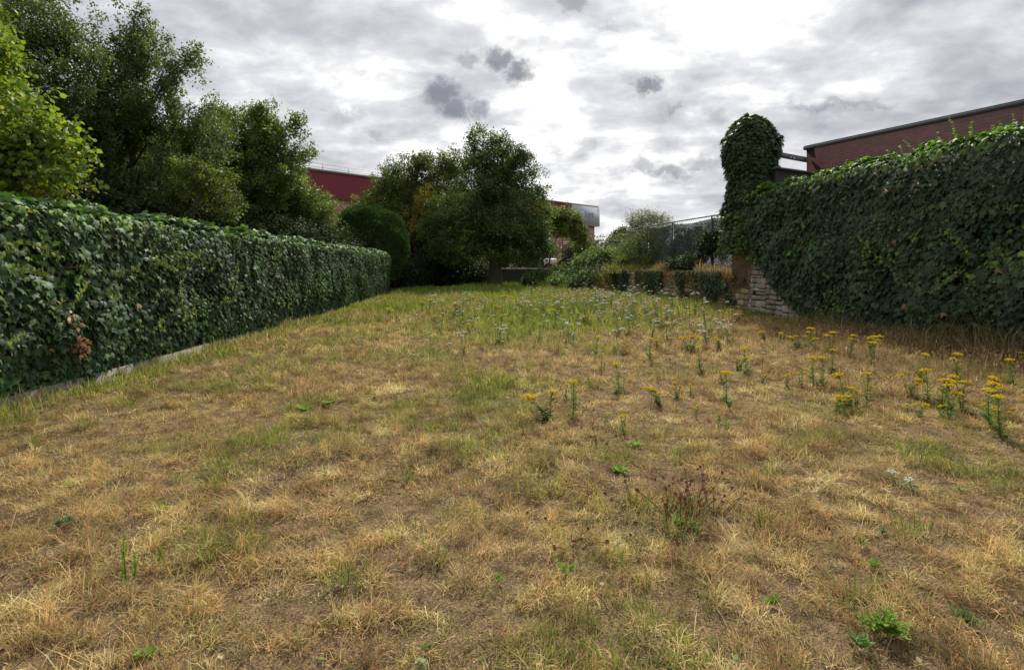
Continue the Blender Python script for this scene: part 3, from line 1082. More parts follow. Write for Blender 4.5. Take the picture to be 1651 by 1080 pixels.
b = MB()
for k in range(5):
    b.box(.39, .45, -.36, .36, 2.05 + k * .08, 2.13 + k * .08, c=(.62, .05, .04) if k % 2 == 0 else (.8, .8, .8))
for k in range(5):
    b.box(.02, .388, -.40, -.36, 2.05 + k * .08, 2.13 + k * .08, c=(.62, .05, .04) if k % 2 == 0 else (.8, .8, .8))
b.build('striped_board', M_metal, root)

# ------------------------------------------------------------------ trees and shrubs
BARK = (.10, .085, .065)


def tree(name, label, cat_, base, clumps, twigs, per, lsize, cols, wts, T=DIA, trunk_r=.16, mat=None, group=None, hole=.38, z0=0.0, up=.25, twiglen=.45, trunks=1, spread=.10, edge=.75, trunk_to=None, bark=BARK):
    """clumps: (px, py, Y, rx, ry) ellipsoids given by where they stand, radii in photo px at that depth"""
    bx, by = base
    root = tag(empty(name, (bx, by, z0)), label, cat_, group)
    org = np.array([bx, by, z0])
    E = []
    for (px, py, Y, rx, ry) in clumps:
        c = W(px, py, Y); E.append((c, rx / F * Y, ry / F * Y))
    per = int(per * 2.3); lsize = lsize * 1.2
    vol = np.array([e[1] * e[1] * e[2] for e in E]) ** .75
    cnt = np.maximum((vol / vol.sum() * twigs).astype(int), 8)
    wood = MB()
    tw_c = []; tw_d = []; tw_r = []
    top = max(E, key=lambda e: e[0][2])[0]
    low = min(e[0][2] - e[2] for e in E)
    # trunk(s)
    trunk_lines = []
    for k in range(trunks):
        tgt = (trunk_to if trunk_to is not None else top) if k == 0 else E[int(R.integers(len(E)))][0]
        nseg = 9
        tt = np.linspace(0, 1, nseg)
        o0 = org + (np.array([R.normal(0, .18), R.normal(0, .18), 0]) if trunks > 1 else 0)
        line = o0[None] + (np.array(tgt) - o0)[None] * (tt[:, None] ** np.array([1.6, 1.6, 1.0]))
        line[1:-1, :2] += R.normal(0, trunk_r * .45, (nseg - 2, 2))
        line[0, 2] -= .25
        rad = trunk_r * (1.2 * (1 - tt) ** 1.2 + .05) / (1 if trunks == 1 else 1.4)
        rad[0] *= 1.3
        wood.tube(line - org, np.maximum(rad, .02), 9, c=bark)
        trunk_lines.append(line)
    for (c, rx, rz), n in zip(E, cnt):
        # limb from the trunk to this clump
        ln = trunk_lines[int(R.integers(len(trunk_lines)))]
        zt = org[2] + (c[2] - org[2]) * R.uniform(.45, .72)
        i = int(np.clip(np.searchsorted(ln[:, 2], zt), 1, len(ln) - 1))
        s0 = ln[i]
        mid = (s0 + c) / 2 + np.array([R.normal(0, .12), R.normal(0, .12), .12 * np.linalg.norm(c - s0)])
        r0 = max(.018, trunk_r * .30)
        wood.tube(np.array([s0, mid, c]) - org, [r0 * .8, r0 * .5, r0 * .15], 6, c=bark)
        dirs = unit(R.normal(0, 1, (n, 3)))
        rr = edge + (1 - edge) * R.random(n)
        inner = R.random(n) < .42
        rr = np.where(inner, R.random(n) ** .5 * .9, rr * R.uniform(.88, 1.12, n))
        # lumpy outline
        lump = 1 + .42 * (fbm(dirs[:, 0] * 2.1 + c[0] * 3, dirs[:, 2] * 2.1 + dirs[:, 1] * 1.7 + c[2] * 3, 3) - .5) * 2
        p = c + dirs * (rr * lump)[:, None] * np.array([rx, rx, rz])
        ho = fbm(p[:, 0] * .9 + 33 + p[:, 1] * .6, p[:, 2] * 1.1 + p[:, 1] * .5, 3)
        keep = (ho > hole) & (p[:, 2] > org[2] + .05)
        p, dd = p[keep], dirs[keep]
        tw_c.append(p); tw_d.append(dd); tw_r.append(np.full(len(p), min(1.0, rx)))
        for q_ in p[::max(1, len(p) // 9)]:      # visible boughs to some of the twigs
            m_ = (c + q_) / 2 + np.array([0, 0, .10 * rz])
            wood.tube(np.array([c, m_, q_]) - org, [r0 * .16, r0 * .11, .005], 4, c=bark, cap=False)
    wood.build('trunk', M_bark, root, smooth=True)
    P = np.concatenate(tw_c); D = np.concatenate(tw_d)
    n = len(P)
    tdir = unit(D * .8 + np.array([0, 0, up]) + R.normal(0, .45, (n, 3)))
    tl = twiglen * R.uniform(.6, 1.3, n)
    br = R.normal(1, .22, n).clip(.5, 1.7)
    # lighter and darker sprays in large patches
    br *= .75 + .6 * fbm(P[:, 0] * .7 + P[:, 1] * .4, P[:, 2] * .7 + 8, 2)
    t = R.random((n, per))
    pos = P[:, None] + tdir[:, None] * ((t - .3) * tl[:, None])[..., None] + R.normal(0, spread, (n, per, 3)) * (1.1 - .5 * t)[..., None]
    pos = pos.reshape(-1, 3)
    N = len(pos)
    tip = np.repeat(tdir, per, 0) * .6 + R.normal(0, .6, (N, 3)) + np.array([0, 0, -.35])
    nr = np.array([0, 0, .8]) + np.repeat(D, per, 0) * .4 + R.normal(0, .55, (N, 3))
    c = palette(N, cols, wts, .22) * np.repeat(br, per)[:, None]
    sz = R.uniform(.65, 1.25, N) * lsize
    v, tr, cc = leaves(pos - org, tip, nr, sz, c, T)
    mesh('crown', v, tr, mat or M_leaf, root, cc)
    return root


GRN = [(.060, .092, .034), (.046, .071, .030), (.085, .118, .036), (.070, .085, .040)]
GW = [4, 3, 2, 2]
# a: bright broad-leaved tree at the left edge
tree('hazel_tree', 'bright yellow green broad leaved tree leaning in at the left edge above the ivy', 'tree', (-9.9, 9.5),
     [(-100, 150, 9.3, 120, 95), (-25, 120, 9, 42, 42), (-5, 190, 8.8, 72, 60), (52, 232, 8.6, 44, 30), (92, 250, 8.5, 18, 13), (-10, 270, 8.6, 76, 50), (-110, 280, 9, 100, 80), (60, 285, 8.5, 46, 24), (-140, 40, 10, 100, 80), (-5, 75, 9.2, 20, 20)],
     1300, 20, .070, [(.105, .155, .026), (.15, .19, .028), (.065, .105, .022), (.22, .21, .035)], [4, 3, 4, .7], T=RND, trunk_r=.10, hole=.39, twiglen=.5, trunks=3, spread=.12)
# b: tall dark tree far left
tree('dark_tree', 'tall dark green tree filling the top left corner', 'tree', (-15.6, 16.0),
     [(-120, 30, 16, 160, 110), (20, 20, 15.5, 95, 70), (60, 60, 15.5, 70, 55), (115, 75, 15.8, 50, 35), (-60, 180, 15, 170, 120), (90, 130, 15.5, 75, 60), (30, -70, 16.5, 75, 55), (-90, -90, 16.5, 140, 80)],
     2300, 20, .085, GRN, GW, trunk_r=.26, hole=.37, spread=.14)
# c: two-topped alder
tree('alder_tree', 'tall open alder with ragged forked tops behind the middle of the ivy wall', 'tree', (-13.0, 18.4),
     [(215, 35, 18.2, 26, 28), (158, 40, 18.2, 20, 16), (232, 75, 18, 30, 32), (190, 90, 18, 34, 30), (205, 135, 18, 55, 38), (255, 110, 18, 34, 30), (298, 98, 18, 22, 18), (318, 92, 18, 9, 16), (286, 140, 18, 40, 30), (230, 190, 18, 90, 45), (150, 200, 18.5, 80, 60), (310, 175, 18, 38, 25), (225, 255, 18, 120, 60), (120, 290, 18, 110, 60), (305, 225, 18, 62, 40), (180, 330, 18.5, 140, 50)],
     3700, 19, .085, GRN, GW, trunk_r=.17, hole=.415, trunks=2, spread=.11, twiglen=.42)
tree('beech_tree', 'dense dark beech mass behind the alder, closing the gaps above the ivy wall', 'tree', (-17.5, 25.0),
     [(170, 240, 25, 70, 50), (250, 250, 25, 70, 46), (320, 250, 25, 50, 44), (130, 320, 25, 80, 50), (220, 330, 25, 90, 50), (320, 330, 25, 80, 46), (395, 300, 26, 50, 50), (60, 250, 25, 80, 80), (430, 350, 27, 60, 40)],
     2300, 14, .125, [(.038, .060, .026), (.050, .076, .030)], [3, 2], trunk_r=.22, hole=.33, spread=.2, twiglen=.7, mat=M_dark)
# d: walnut-like tree right of it
tree('walnut_tree', 'loose crowned tree with drooping light sprays at the right of the left tree belt', 'tree', (-11.6, 23.5),
     [(432, 192, 23, 26, 22), (470, 205, 23, 30, 18), (395, 188, 23.2, 32, 12), (358, 185, 23.4, 18, 10), (450, 235, 23, 45, 28), (488, 255, 23, 20, 24), (400, 230, 23, 50, 36), (350, 215, 23.5, 40, 30), (360, 270, 23.5, 75, 45), (440, 285, 23, 62, 40), (400, 330, 23.5, 90, 45)],
     1900, 18, .11, [(.075, .105, .028), (.11, .14, .03), (.055, .08, .026)], [4, 2, 3], trunk_r=.15, hole=.40, spread=.12)
# e: understorey shrubs behind the hedge
tree('field_maple', 'yellow green bushy tree just behind the ivy wall, left of the round shrub', 'tree', (-9.3, 24.5),
     [(470, 305, 24.5, 44, 28), (503, 335, 24.5, 36, 26), (440, 345, 24.5, 56, 34), (485, 375, 24.5, 50, 30), (400, 370, 25, 60, 34), (528, 352, 25, 14, 16)],
     1300, 22, .075, [(.09, .13, .03), (.13, .17, .035), (.05, .08, .026)], [3, 2, 2], trunk_r=.10, hole=.36, trunks=2, spread=.12)
tree('maple_shrub', 'yellowish leaved shrub in the dark gap of the left tree belt', 'shrub', (-11.0, 17.0),
     [(330, 300, 16.6, 42, 32), (300, 275, 16.6, 26, 16), (355, 330, 16.6, 32, 20), (300, 330, 17, 40, 24)],
     300, 20, .07, [(.080, .105, .026), (.115, .135, .030), (.05, .075, .025)], [3, 2, 3], trunk_r=.05, trunks=3, hole=.40, twiglen=.35, spread=.08)
for i, (cx_, cy_, Y, rx, ry) in enumerate([(60, 320, 15.5, 130, 60), (190, 345, 17, 120, 45), (300, 365, 19.5, 110, 45), (410, 390, 21.5, 90, 40), (500, 402, 23.5, 70, 35), (-140, 300, 14, 120, 90)]):
    p = W(cx_, cy_, Y)
    tree('hedge_shrub', ['dark shrub behind the near end of the ivy wall', 'dark shrub under the alder, second from the left', 'dark shrub below the yellowish shrub', 'dark shrub behind the ivy wall below the loose crowned tree',
                         'dark shrub at the foot of the yellow green bushy tree', 'dark shrub beyond the left edge, under the bright tree'][i], 'shrub', (p[0], p[1]), [(cx_, cy_, Y, rx, ry), (cx_ - rx * .5, cy_ + 20, Y + .5, rx * .6, ry * .9), (cx_ + rx * .5, cy_ + 15, Y + .4, rx * .6, ry * .8)],
         620, 26, .10, [(.032, .050, .020), (.045, .068, .024)], [3, 2], trunk_r=.07, trunks=2, hole=.28, mat=M_dark, group='dark shrubs behind the left ivy wall', spread=.14)

# f: round clipped shrub
def ball_shrub():
    Y = 29.6
    c = W(594, 398, Y); rx = 60 / F * Y; rz = 67 / F * Y
    c[2] = c[2]
    org = np.array([c[0], c[1], 0.0])
    root = tag(empty('round_shrub', tuple(org)), 'large round dark green bay shrub beyond the end of the left ivy wall', 'shrub')
    n = 75000
    d = unit(R.normal(0, 1, (n, 3)))
    d[:, 2] = np.where(d[:, 2] < -.75, -d[:, 2], d[:, 2])
    lump = 1 + .20 * (fbm(d[:, 0] * 3 + 5, d[:, 2] * 3 + d[:, 1] * 2, 3) - .5) * 2
    r = lump * (1 - np.abs(R.normal(0, .11, n)))
    p = c + d * r[:, None] * np.array([rx, rx, rz])
    k = p[:, 2] > .15
    p, d = p[k], d[k]; n = len(p)
    tip = d * .9 + np.array([0, 0, .55]) + R.normal(0, .45, (n, 3))
    v, t, cc = leaves(p - org, tip, d + R.normal(0, .6, (n, 3)), R.uniform(.10, .17, n), palette(n, [(.040, .085, .028), (.030, .062, .024), (.070, .125, .032)], [3, 3, 1.3], .25) , NAR)
    mesh('crown', v, t, M_dark, root, cc)
    b = MB()
    for k in range(5):
        a = k * 1.3
        b.tube([(math.cos(a) * .12, math.sin(a) * .12, -.1), (math.cos(a) * .5, math.sin(a) * .5, 1.4), (math.cos(a) * 1.1, math.sin(a) * 1.1, 3)], [.06, .045, .02], 6, c=BARK)
    b.build('stem', M_bark, root)
    # skirt to the right, where its twigs hang over the end of the wall


ball_shrub()
# g: left part of the end group
YEL = [(.10, .12, .028), (.15, .16, .03), (.06, .085, .026), (.045, .065, .024)]
tree('yellowing_tree', 'yellowing tree left of the central tree, in front of the warehouse', 'tree', (-6.6, 40.5),
     [(668, 262, 40, 26, 14), (640, 275, 40, 22, 14), (700, 270, 40, 34, 20), (730, 265, 40, 24, 22), (655, 305, 40, 42, 28), (715, 310, 40, 42, 32), (690, 345, 39.5, 58, 34), (640, 340, 39.5, 38, 26), (690, 385, 39.5, 62, 34), (625, 300, 40, 22, 12), (615, 320, 40, 22, 14)],
     2100, 17, .13, YEL, [2, 1, 3, 3], trunk_r=.17, hole=.39, spread=.17, twiglen=.6)
tree('golden_shrub', 'golden yellow leaved bush among the dark trees left of centre', 'shrub', (-6.0, 37.2),
     [(690, 325, 37.2, 18, 24), (676, 350, 37.2, 26, 14), (712, 350, 37.2, 18, 12), (690, 375, 37.2, 26, 14)], 260, 15, .12,
     [(.28, .23, .035), (.20, .18, .03), (.12, .13, .03)], [3, 3, 2], trunk_r=.06, hole=.38, trunks=2, spread=.13)
tree('thin_sapling', 'thin sapling rising against the sky over the warehouse roof', 'tree', (-9.2, 40.6),
     [(617, 282, 40.5, 12, 7), (626, 290, 40.5, 10, 5), (606, 288, 40.5, 8, 4), (600, 335, 40.5, 40, 22), (590, 365, 40.5, 44, 24)], 420, 12, .11, YEL, [2, 1, 3, 2], trunk_r=.07, hole=.35)
# h: the central tree
tree('maple_tree', 'tall central maple with a dark trunk at the end of the lawn', 'tree', (-1.2, 35.6),
     [(778, 232, 35.6, 22, 22), (803, 238, 35.6, 18, 20), (765, 262, 35.6, 20, 22), (830, 255, 35.6, 28, 20), (855, 272, 35.6, 24, 22), (795, 275, 35.6, 42, 26), (845, 300, 35.6, 32, 26), (868, 308, 35.6, 14, 16), (775, 315, 35.3, 45, 32), (830, 335, 35.3, 50, 34), (745, 340, 35, 44, 32), (720, 375, 34.8, 42, 28), (790, 375, 34.8, 64, 32), (850, 372, 35, 34, 26), (738, 405, 34.8, 42, 20), (815, 404, 34.8, 56, 19), (865, 402, 35.2, 22, 16), (880, 338, 35.2, 10, 10)],
     3900, 16, .125, [(.054, .088, .030), (.040, .066, .026), (.086, .122, .034), (.11, .125, .034)], [4, 4, 2, .6], T=DIA, trunk_r=.40, hole=.42, spread=.17, twiglen=.6)
# i: light leaved growth right of it
tree('robinia_tree', 'lighter green small tree overhanging the tractor, right of the central maple', 'tree', (2.6, 38.0),
     [(884, 352, 38, 24, 20), (912, 354, 38, 24, 13), (932, 372, 38, 15, 16), (902, 372, 38, 20, 8), (940, 402, 38.3, 13, 16), (870, 385, 38, 15, 24), (872, 322, 38, 10, 7), (922, 345, 38, 7, 5)],
     650, 17, .12, [(.10, .14, .032), (.14, .18, .038), (.06, .09, .026)], [3, 2, 3], trunk_r=.10, hole=.40, trunks=2, spread=.13)
# growth under the group left of the trunk, the shadow put into its leaf colour
for i, (cx_, cy_, Y, rx, ry) in enumerate([(668, 432, 36.8, 46, 30), (740, 438, 37.4, 44, 20), (640, 425, 33.5, 24, 36), (700, 410, 38, 60, 36)]):
    p = W(cx_, cy_, Y)
    tree('shade_dark_shrub', ['shade-dark shrub at the left end of the low end wall', 'shade-dark shrub left of the maple trunk', 'shade-dark shrub against the end of the left ivy wall', 'shade-dark shrub under the yellowing tree'][i], 'shrub', (p[0], p[1]),
         [(cx_, cy_, Y, rx, ry), (cx_ - rx * .5, cy_ + 6, Y, rx * .6, ry * .8), (cx_ + rx * .5, cy_ + 6, Y, rx * .5, ry * .8)], 520, 17, .12, [(.030, .045, .020), (.04, .06, .022)], [3, 2], trunk_r=.06, trunks=2, hole=.33, mat=M_dark, group='shade-dark shrubs at the end of the lawn', spread=.2)
# j: scrub right of the lawn end
SCR = [(.075, .115, .038), (.055, .085, .032), (.11, .15, .045)]
for i, (cx_, cy_, Y, rx, ry, col) in enumerate([(900, 450, 33.5, 28, 15, SCR), (952, 430, 32.5, 26, 20, SCR), (975, 425, 31.5, 30, 20, SCR), (965, 452, 30.0, 44, 20, [(.035, .055, .022), (.05, .08, .028)]), (870, 455, 34.5, 26, 13, SCR), (915, 462, 31.5, 40, 12, SCR), (1005, 446, 28.6, 18, 20, [(.04, .06, .024), (.06, .09, .03)])]):
    p = W(cx_, cy_, Y)
    tree('bramble_bush', ['bramble bush below the tractor', 'grey green leafy scrub mound left of the grassy bank', 'scrub mound leaning on the grassy bank', 'dark bramble thicket at the foot of the grassy bank', 'low bramble right of the maple trunk',
                          'low leafy scrub among the white flowers at the lawn end', 'dark bramble at the far end of the stone wall'][i], 'bush', (p[0], p[1]),
         [(cx_, cy_, Y, rx, ry), (cx_ - rx * .6, cy_ + ry * .4, Y, rx * .5, ry * .6), (cx_ + rx * .6, cy_ + ry * .3, Y, rx * .5, ry * .7), (cx_ + rx * .1, cy_ - ry * .5, Y, rx * .4, ry * .6)], 430, 17, .105, col, [3, 2, 1][:len(col)], trunk_r=.03, trunks=3, hole=.30, group='scrub at the end of the lawn', twiglen=.5, up=.6, spread=.12)
# shrubs on the terrace by the netted fence
tree('climbing_shrub', 'arching light green shrub scrambling over the left end of the netted fence', 'shrub', (6.35, 27.6),
     [(1012, 398, 28, 14, 16), (1030, 388, 27.6, 16, 14), (1050, 382, 27, 16, 8), (1042, 410, 27, 26, 14), (1058, 404, 26.5, 14, 18), (1002, 414, 28, 16, 10)], 460, 11, .085,
     [(.085, .115, .03), (.11, .13, .035), (.05, .07, .025)], [3, 2, 2], T=NAR, trunk_r=.04, trunks=3, z0=1.26, hole=.36, up=-.15, twiglen=.7, spread=.09)
tree('fence_ivy', 'dark ivy climbing the middle of the netted fence', 'climber', (7.6, 22.2),
     [(1120, 425, 21.4, 26, 14), (1140, 402, 21.2, 14, 24), (1150, 385, 21.0, 10, 14), (1095, 428, 22.4, 22, 10), (1165, 425, 20, 16, 12)], 260, 16, .09,
     [(.035, .055, .028), (.05, .075, .03)], [3, 2], trunk_r=.02, trunks=2, z0=1.26, hole=.38, mat=M_dark, twiglen=.35, spread=.07)
tree('willow_tree', 'distant brownish green willow showing above the netted fence', 'tree', (15.0, 62.0),
     [(1036, 350, 62, 20, 10), (1062, 352, 62, 15, 8), (1020, 360, 62, 10, 14), (1048, 370, 62, 30, 18)], 600, 10, .18,
     [(.085, .09, .04), (.11, .115, .045), (.055, .065, .03)], [3, 2, 2], T=NAR, trunk_r=.3, up=-.5, twiglen=1.1, hole=.36, spread=.25)
# far hedgerow of separate small trees along the horizon
fars = [(935, 405, 58, 26, 22), (965, 412, 56, 30, 20), (1000, 402, 58, 22, 20), (1002, 385, 60, 10, 10), (1085, 395, 66, 40, 30), (1150, 385, 70, 50, 30), (1250, 380, 60, 70, 40), (590, 390, 48, 60, 40), (840, 400, 50, 60, 26), (760, 395, 52, 60, 30)]
fl = ['far dark hedge tree behind the wire fence, leftmost', 'far hedge tree behind the wire fence, in the middle', 'far hedge tree just left of the netted fence', 'small distant tree top against the low sky', 'far tree behind the netted fence, left', 'far tree behind the netted fence, right',
      'far tree hidden behind the ivy pillar', 'far tree behind the round shrub', 'far tree behind the tractor', 'far tree behind the maple trunk']
for i, (cx_, cy_, Y, rx, ry) in enumerate(fars):
    p = W(cx_, cy_, Y)
    tree('hedgerow_tree', fl[i], 'tree', (p[0], p[1]), [(cx_, cy_, Y, rx, ry), (cx_ - rx * .5, cy_ + ry * .5, Y, rx * .6, ry * .7), (cx_ + rx * .5, cy_ + ry * .5, Y, rx * .6, ry * .7)], 300, 14, .22, [(.07, .09, .035), (.05, .07, .03)], [1, 1], trunk_r=.12, hole=.33, spread=.28, twiglen=.8, group='far hedgerow trees')

# ------------------------------------------------------------------ grass
def blades(x, y, z, L, w, lean, droop, cols, yaw=None):
    n = len(x)
    yaw = R.uniform(0, 2 * math.pi, n) if yaw is None else yaw
    d = np.stack([np.cos(yaw), np.sin(yaw), np.zeros(n)], 1)
    wa = yaw + math.pi / 2 + R.normal(0, .5, n)
    wv = np.stack([np.cos(wa), np.sin(wa), R.normal(0, .25, n)], 1) * (w * .5)[:, None]
    p0 = np.stack([x, y, z], 1)
    a1 = lean; a2 = np.minimum(lean + droop, 2.3)
    up = np.array([0, 0, 1.0])
    p1 = p0 + (L * .55)[:, None] * (d * np.sin(a1)[:, None] + up * np.cos(a1)[:, None])
    p2 = p1 + (L * .45)[:, None] * (d * np.sin(a2)[:, None] + up * np.cos(a2)[:, None])
    V = np.stack([p0 - wv * .8, p0 + wv * .8, p1 - wv, p1 + wv, p2], 1).reshape(-1, 3)
    b0 = (np.arange(n) * 5)[:, None]
    T = np.concatenate([b0 + np.array([[0, 1, 3]]), b0 + np.array([[0, 3, 2]]), b0 + np.array([[2, 3, 4]])])
    C = np.repeat(cols, 5, 0)
    return V, T, C


TAN = np.array([(.60, .425, .200), (.73, .56, .30), (.45, .26, .125), (.26, .175, .10), (.57, .355, .155), (.51, .395, .145)])
OLV = np.array([(.32, .31, .080), (.40, .36, .10), (.22, .235, .060)])
GRE = np.array([(.20, .265, .042), (.28, .34, .05), (.13, .19, .036), (.37, .40, .075)])


def greenness(x, y):
    f = fbm(x * .55 + 10, y * .45 + 3, 4)
    g = np.clip((f - .60) * 3.0, 0, .6)
    # meadow zone beyond the middle of the lawn
    mz = np.clip((y - 11.5) / 7, 0, 1)
    g = g + mz * (np.clip((fbm(x * .35 + 4, y * .25 + 7, 3) - .40) * 3.0, 0, .66))
    # lush patch in the middle
    g = g + .7 * np.exp(-((x - .8) / 2.2) ** 2 - ((y - 15.5) / 3.2) ** 2)
    # shaded green strips: far left end and beside the hedge
    g = g + .8 * np.clip((y - 26) / 5, 0, 1) * np.clip((3.0 - x) / 3, 0, 1)
    g = g + .55 * np.exp(-((x - hedge_x(y) - .45) / .35) ** 2) * np.clip(fbm(y * .8, y * 0 + 2, 3) * 2 - .5, 0, 1) + .35 * np.exp(-((x - hedge_x(y) - 1.8) / 1.3) ** 2) * np.clip((y - 5) / 3, 0, 1) * np.clip(fbm(x * .9, y * .9, 3) * 2.4 - .8, 0, 1)
    return np.clip(g, 0, .95)


def dry_right(x, y):
    return np.exp(-((x - 6.0) / 1.6) ** 2) * np.clip((y - 6.0) / 1.5, 0, 1) * np.clip((12.5 - y) / 2, 0, 1)


def grass_colors(x, y, jit=.22):
    n = len(x)
    g = greenness(x, y)
    brown = fbm(x * 1.3 + 60, y * 1.3, 3)
    tq_ = (vnoise(x * 7 + 33, y * 7 + 71) * 1.2 - .10 + R.normal(0, .22, n)).clip(0, .999)
    col = TAN[np.array([3, 2, 4, 0, 5, 1])[(tq_ * 6).astype(int)]]
    col = col * (1 + (.5 - brown)[:, None] * np.array([.6, .7, .8]))
    r = R.random(n)
    ol = r < (.22 + .55 * np.clip((fbm(x * .9 + 90, y * .9, 3) - .52) * 4, 0, 1))
    col[ol] = OLV[R.integers(0, 3, int(ol.sum()))]
    gm = R.random(n) < g
    col[gm] = GRE[R.choice(4, int(gm.sum()), p=[.35, .3, .2, .15])]
    rd = R.random(n) < dry_right(x, y) * .6
    col[rd] = np.array([(.36, .235, .115), (.29, .20, .085), (.42, .31, .16)])[R.integers(0, 3, int(rd.sum()))]
    pk = fbm(x * 7.5 + 15, y * 7.5 + 45, 3)
    dk = (R.random(n) < np.clip((.45 - pk) * 7, 0, .6)) & ~gm
    col[dk] = np.array([(.14, .095, .055), (.19, .12, .065), (.10, .075, .05)])[R.integers(0, 3, int(dk.sum()))]
    col = col * (.58 + .84 * vnoise(x * 9 + 3, y * 9 + 5) * 1.0)[:, None]      # each tuft a little lighter or darker
    col = col * (1 + (R.random((n, 1)) - .5) * 2 * jit) * (1 + (R.random((n, 3)) - .5) * .12)
    return np.clip(col, .01, .9), gm


def sample_area(y0, y1, dens, tuft=None, tr=.05):
    """points over the lawn between depths y0 and y1, in clumps"""
    half = 1.02 * y1 + 1.5
    xl = max(-half, -7.4); xr = min(half, 9.2)
    area = (xr - xl) * (y1 - y0)
    n = int(area * dens)
    if tuft:
        nt = max(1, n // tuft)
        tx = R.uniform(xl, xr, nt); ty = R.uniform(y0, y1, nt)
        i = R.integers(0, nt, n)
        rr = np.abs(R.normal(0, tr, n)); a = R.uniform(0, 6.283, n)
        x = tx[i] + np.cos(a) * rr; y = ty[i] + np.sin(a) * rr
        yaw = a + R.normal(0, .6, n)
    else:
        x = R.uniform(xl, xr, n); y = R.uniform(y0, y1, n); yaw = R.uniform(0, 6.283, n)
    k = (x > hedge_x(y) + np.where(y < 11, .15, 0)) & (x < wall_x(y) - .02) & (y < BACK - .1) & (np.abs(x) < 1.02 * y + 1.6)
    return x[k], y[k], yaw[k]


gv, gt, gc = [], [], []; nb = 0


def push(V, T, C):
    global nb
    gv.append(V.astype(np.float32)); gt.append((T + nb).astype(np.int32)); gc.append(C.astype(np.float32)); nb += len(V)


def lay(y0, y1, dens, Ls, ws, lean, tuft=None, tr=.05, hscale=None):
    x, y, yaw = sample_area(y0, y1, dens, tuft, tr)
    n = len(x)
    col, gm = grass_colors(x, y)
    # bare and thin places
    th = fbm(x * 7.5 + 15, y * 7.5 + 45, 3)
    k = R.random(n) < np.clip((th - .26) * 6, .66, 1)
    x, y, yaw, col, gm = x[k], y[k], yaw[k], col[k], gm[k]
    n = len(x)
    L = R.uniform(*Ls, n) * (.65 + .9 * fbm(x * .9 + 31, y * .9 + 8, 3))
    L = np.where(gm, L * 1.15, L) * np.clip(.65 + (th[k] - .3) * 1.5, .6, 1.35)
    if hscale is not None:
        L = L * hscale(x, y)
    ln = np.abs(R.normal(lean[0], lean[1], n)).clip(0, 1.5)
    ln = np.where(gm, ln * .62, ln)
    # matted swirls: neighbouring straw lies the same way
    sw = fbm(x * .7 + 13, y * .7 + 19, 2) * 14
    mix = R.random(n) < .22
    yaw = np.where(mix, sw + R.normal(0, .5, n), yaw)
    w = R.uniform(*ws, n) * np.where(gm, 1.25, 1)
    V, T, C = blades(x, y, ground_z(x, y) - .014 + .085 * np.clip(fbm(x * 7.5 + 15, y * 7.5 + 45, 3) - .38, 0, .4) * np.clip(L / .08, .3, 1.5), L, w, ln, R.uniform(.1, .9, n), col, yaw)
    push(V, T, C)


# flat straw thatch, then standing tufts, thinning with distance
lay(.9, 3.4, 6500, (.025, .075), (.0018, .0036), (1.15, .3))
lay(.9, 3.4, 6000, (.025, .080), (.0018, .0034), (.75, .45), tuft=30, tr=.035)
lay(.9, 4.5, 500, (.08, .15), (.0020, .0034), (.95, .35))
lay(3.4, 6, 3300, (.03, .085), (.0026, .0046), (1.1, .3))
lay(3.4, 6, 3300, (.03, .085), (.0026, .0044), (.7, .4), tuft=26, tr=.045)
lay(6, 9, 1500, (.04, .10), (.0042, .0070), (1.05, .3))
lay(6, 9, 1700, (.04, .10), (.0040, .0068), (.65, .4), tuft=22, tr=.06)
lay(9, 14, 600, (.07, .13), (.007, .011), (1.0, .3))
lay(9, 14, 950, (.06, .13), (.006, .010), (.6, .35), tuft=20, tr=.09)


def mead(x, y):
    return 1 + np.clip((y - 13) / 7, 0, 1) * .9 * np.clip((x + 5.5) / 3, .2, 1)


lay(14, 24, 480, (.10, .20), (.010, .017), (.45, .3), tuft=16, tr=.14, hscale=mead)
lay(14, 24, 330, (.08, .16), (.010, .016), (.8, .3))
lay(24, 38.8, 330, (.10, .22), (.016, .026), (.45, .3), tuft=14, tr=.2, hscale=mead)

# bright green tufts in the straw
def tufts(lst, n=70, L=(.07, .15), w=(.004, .007), cols=GRE, r=.07, lean=(.5, .3)):
    for (px, py, sc) in lst:
        Y = F * EYE / (py - HY); X = (px - CX) / F * Y
        k = int(n * sc); a = R.uniform(0, 6.28, k); rr = np.abs(R.normal(0, r * sc, k))
        x = X + np.cos(a) * rr * 1.4; y = Y + np.sin(a) * rr
        c = cols[R.integers(0, len(cols), k)] * R.uniform(.8, 1.35, (k, 1))
        V, T, C = blades(x, y, ground_z(x, y), R.uniform(*L, k) * (.8 + .3 * sc), R.uniform(*w, k), np.abs(R.normal(*lean, k)), R.uniform(.1, .7, k), c, a + R.normal(0, .5, k))
        push(V, T, C)


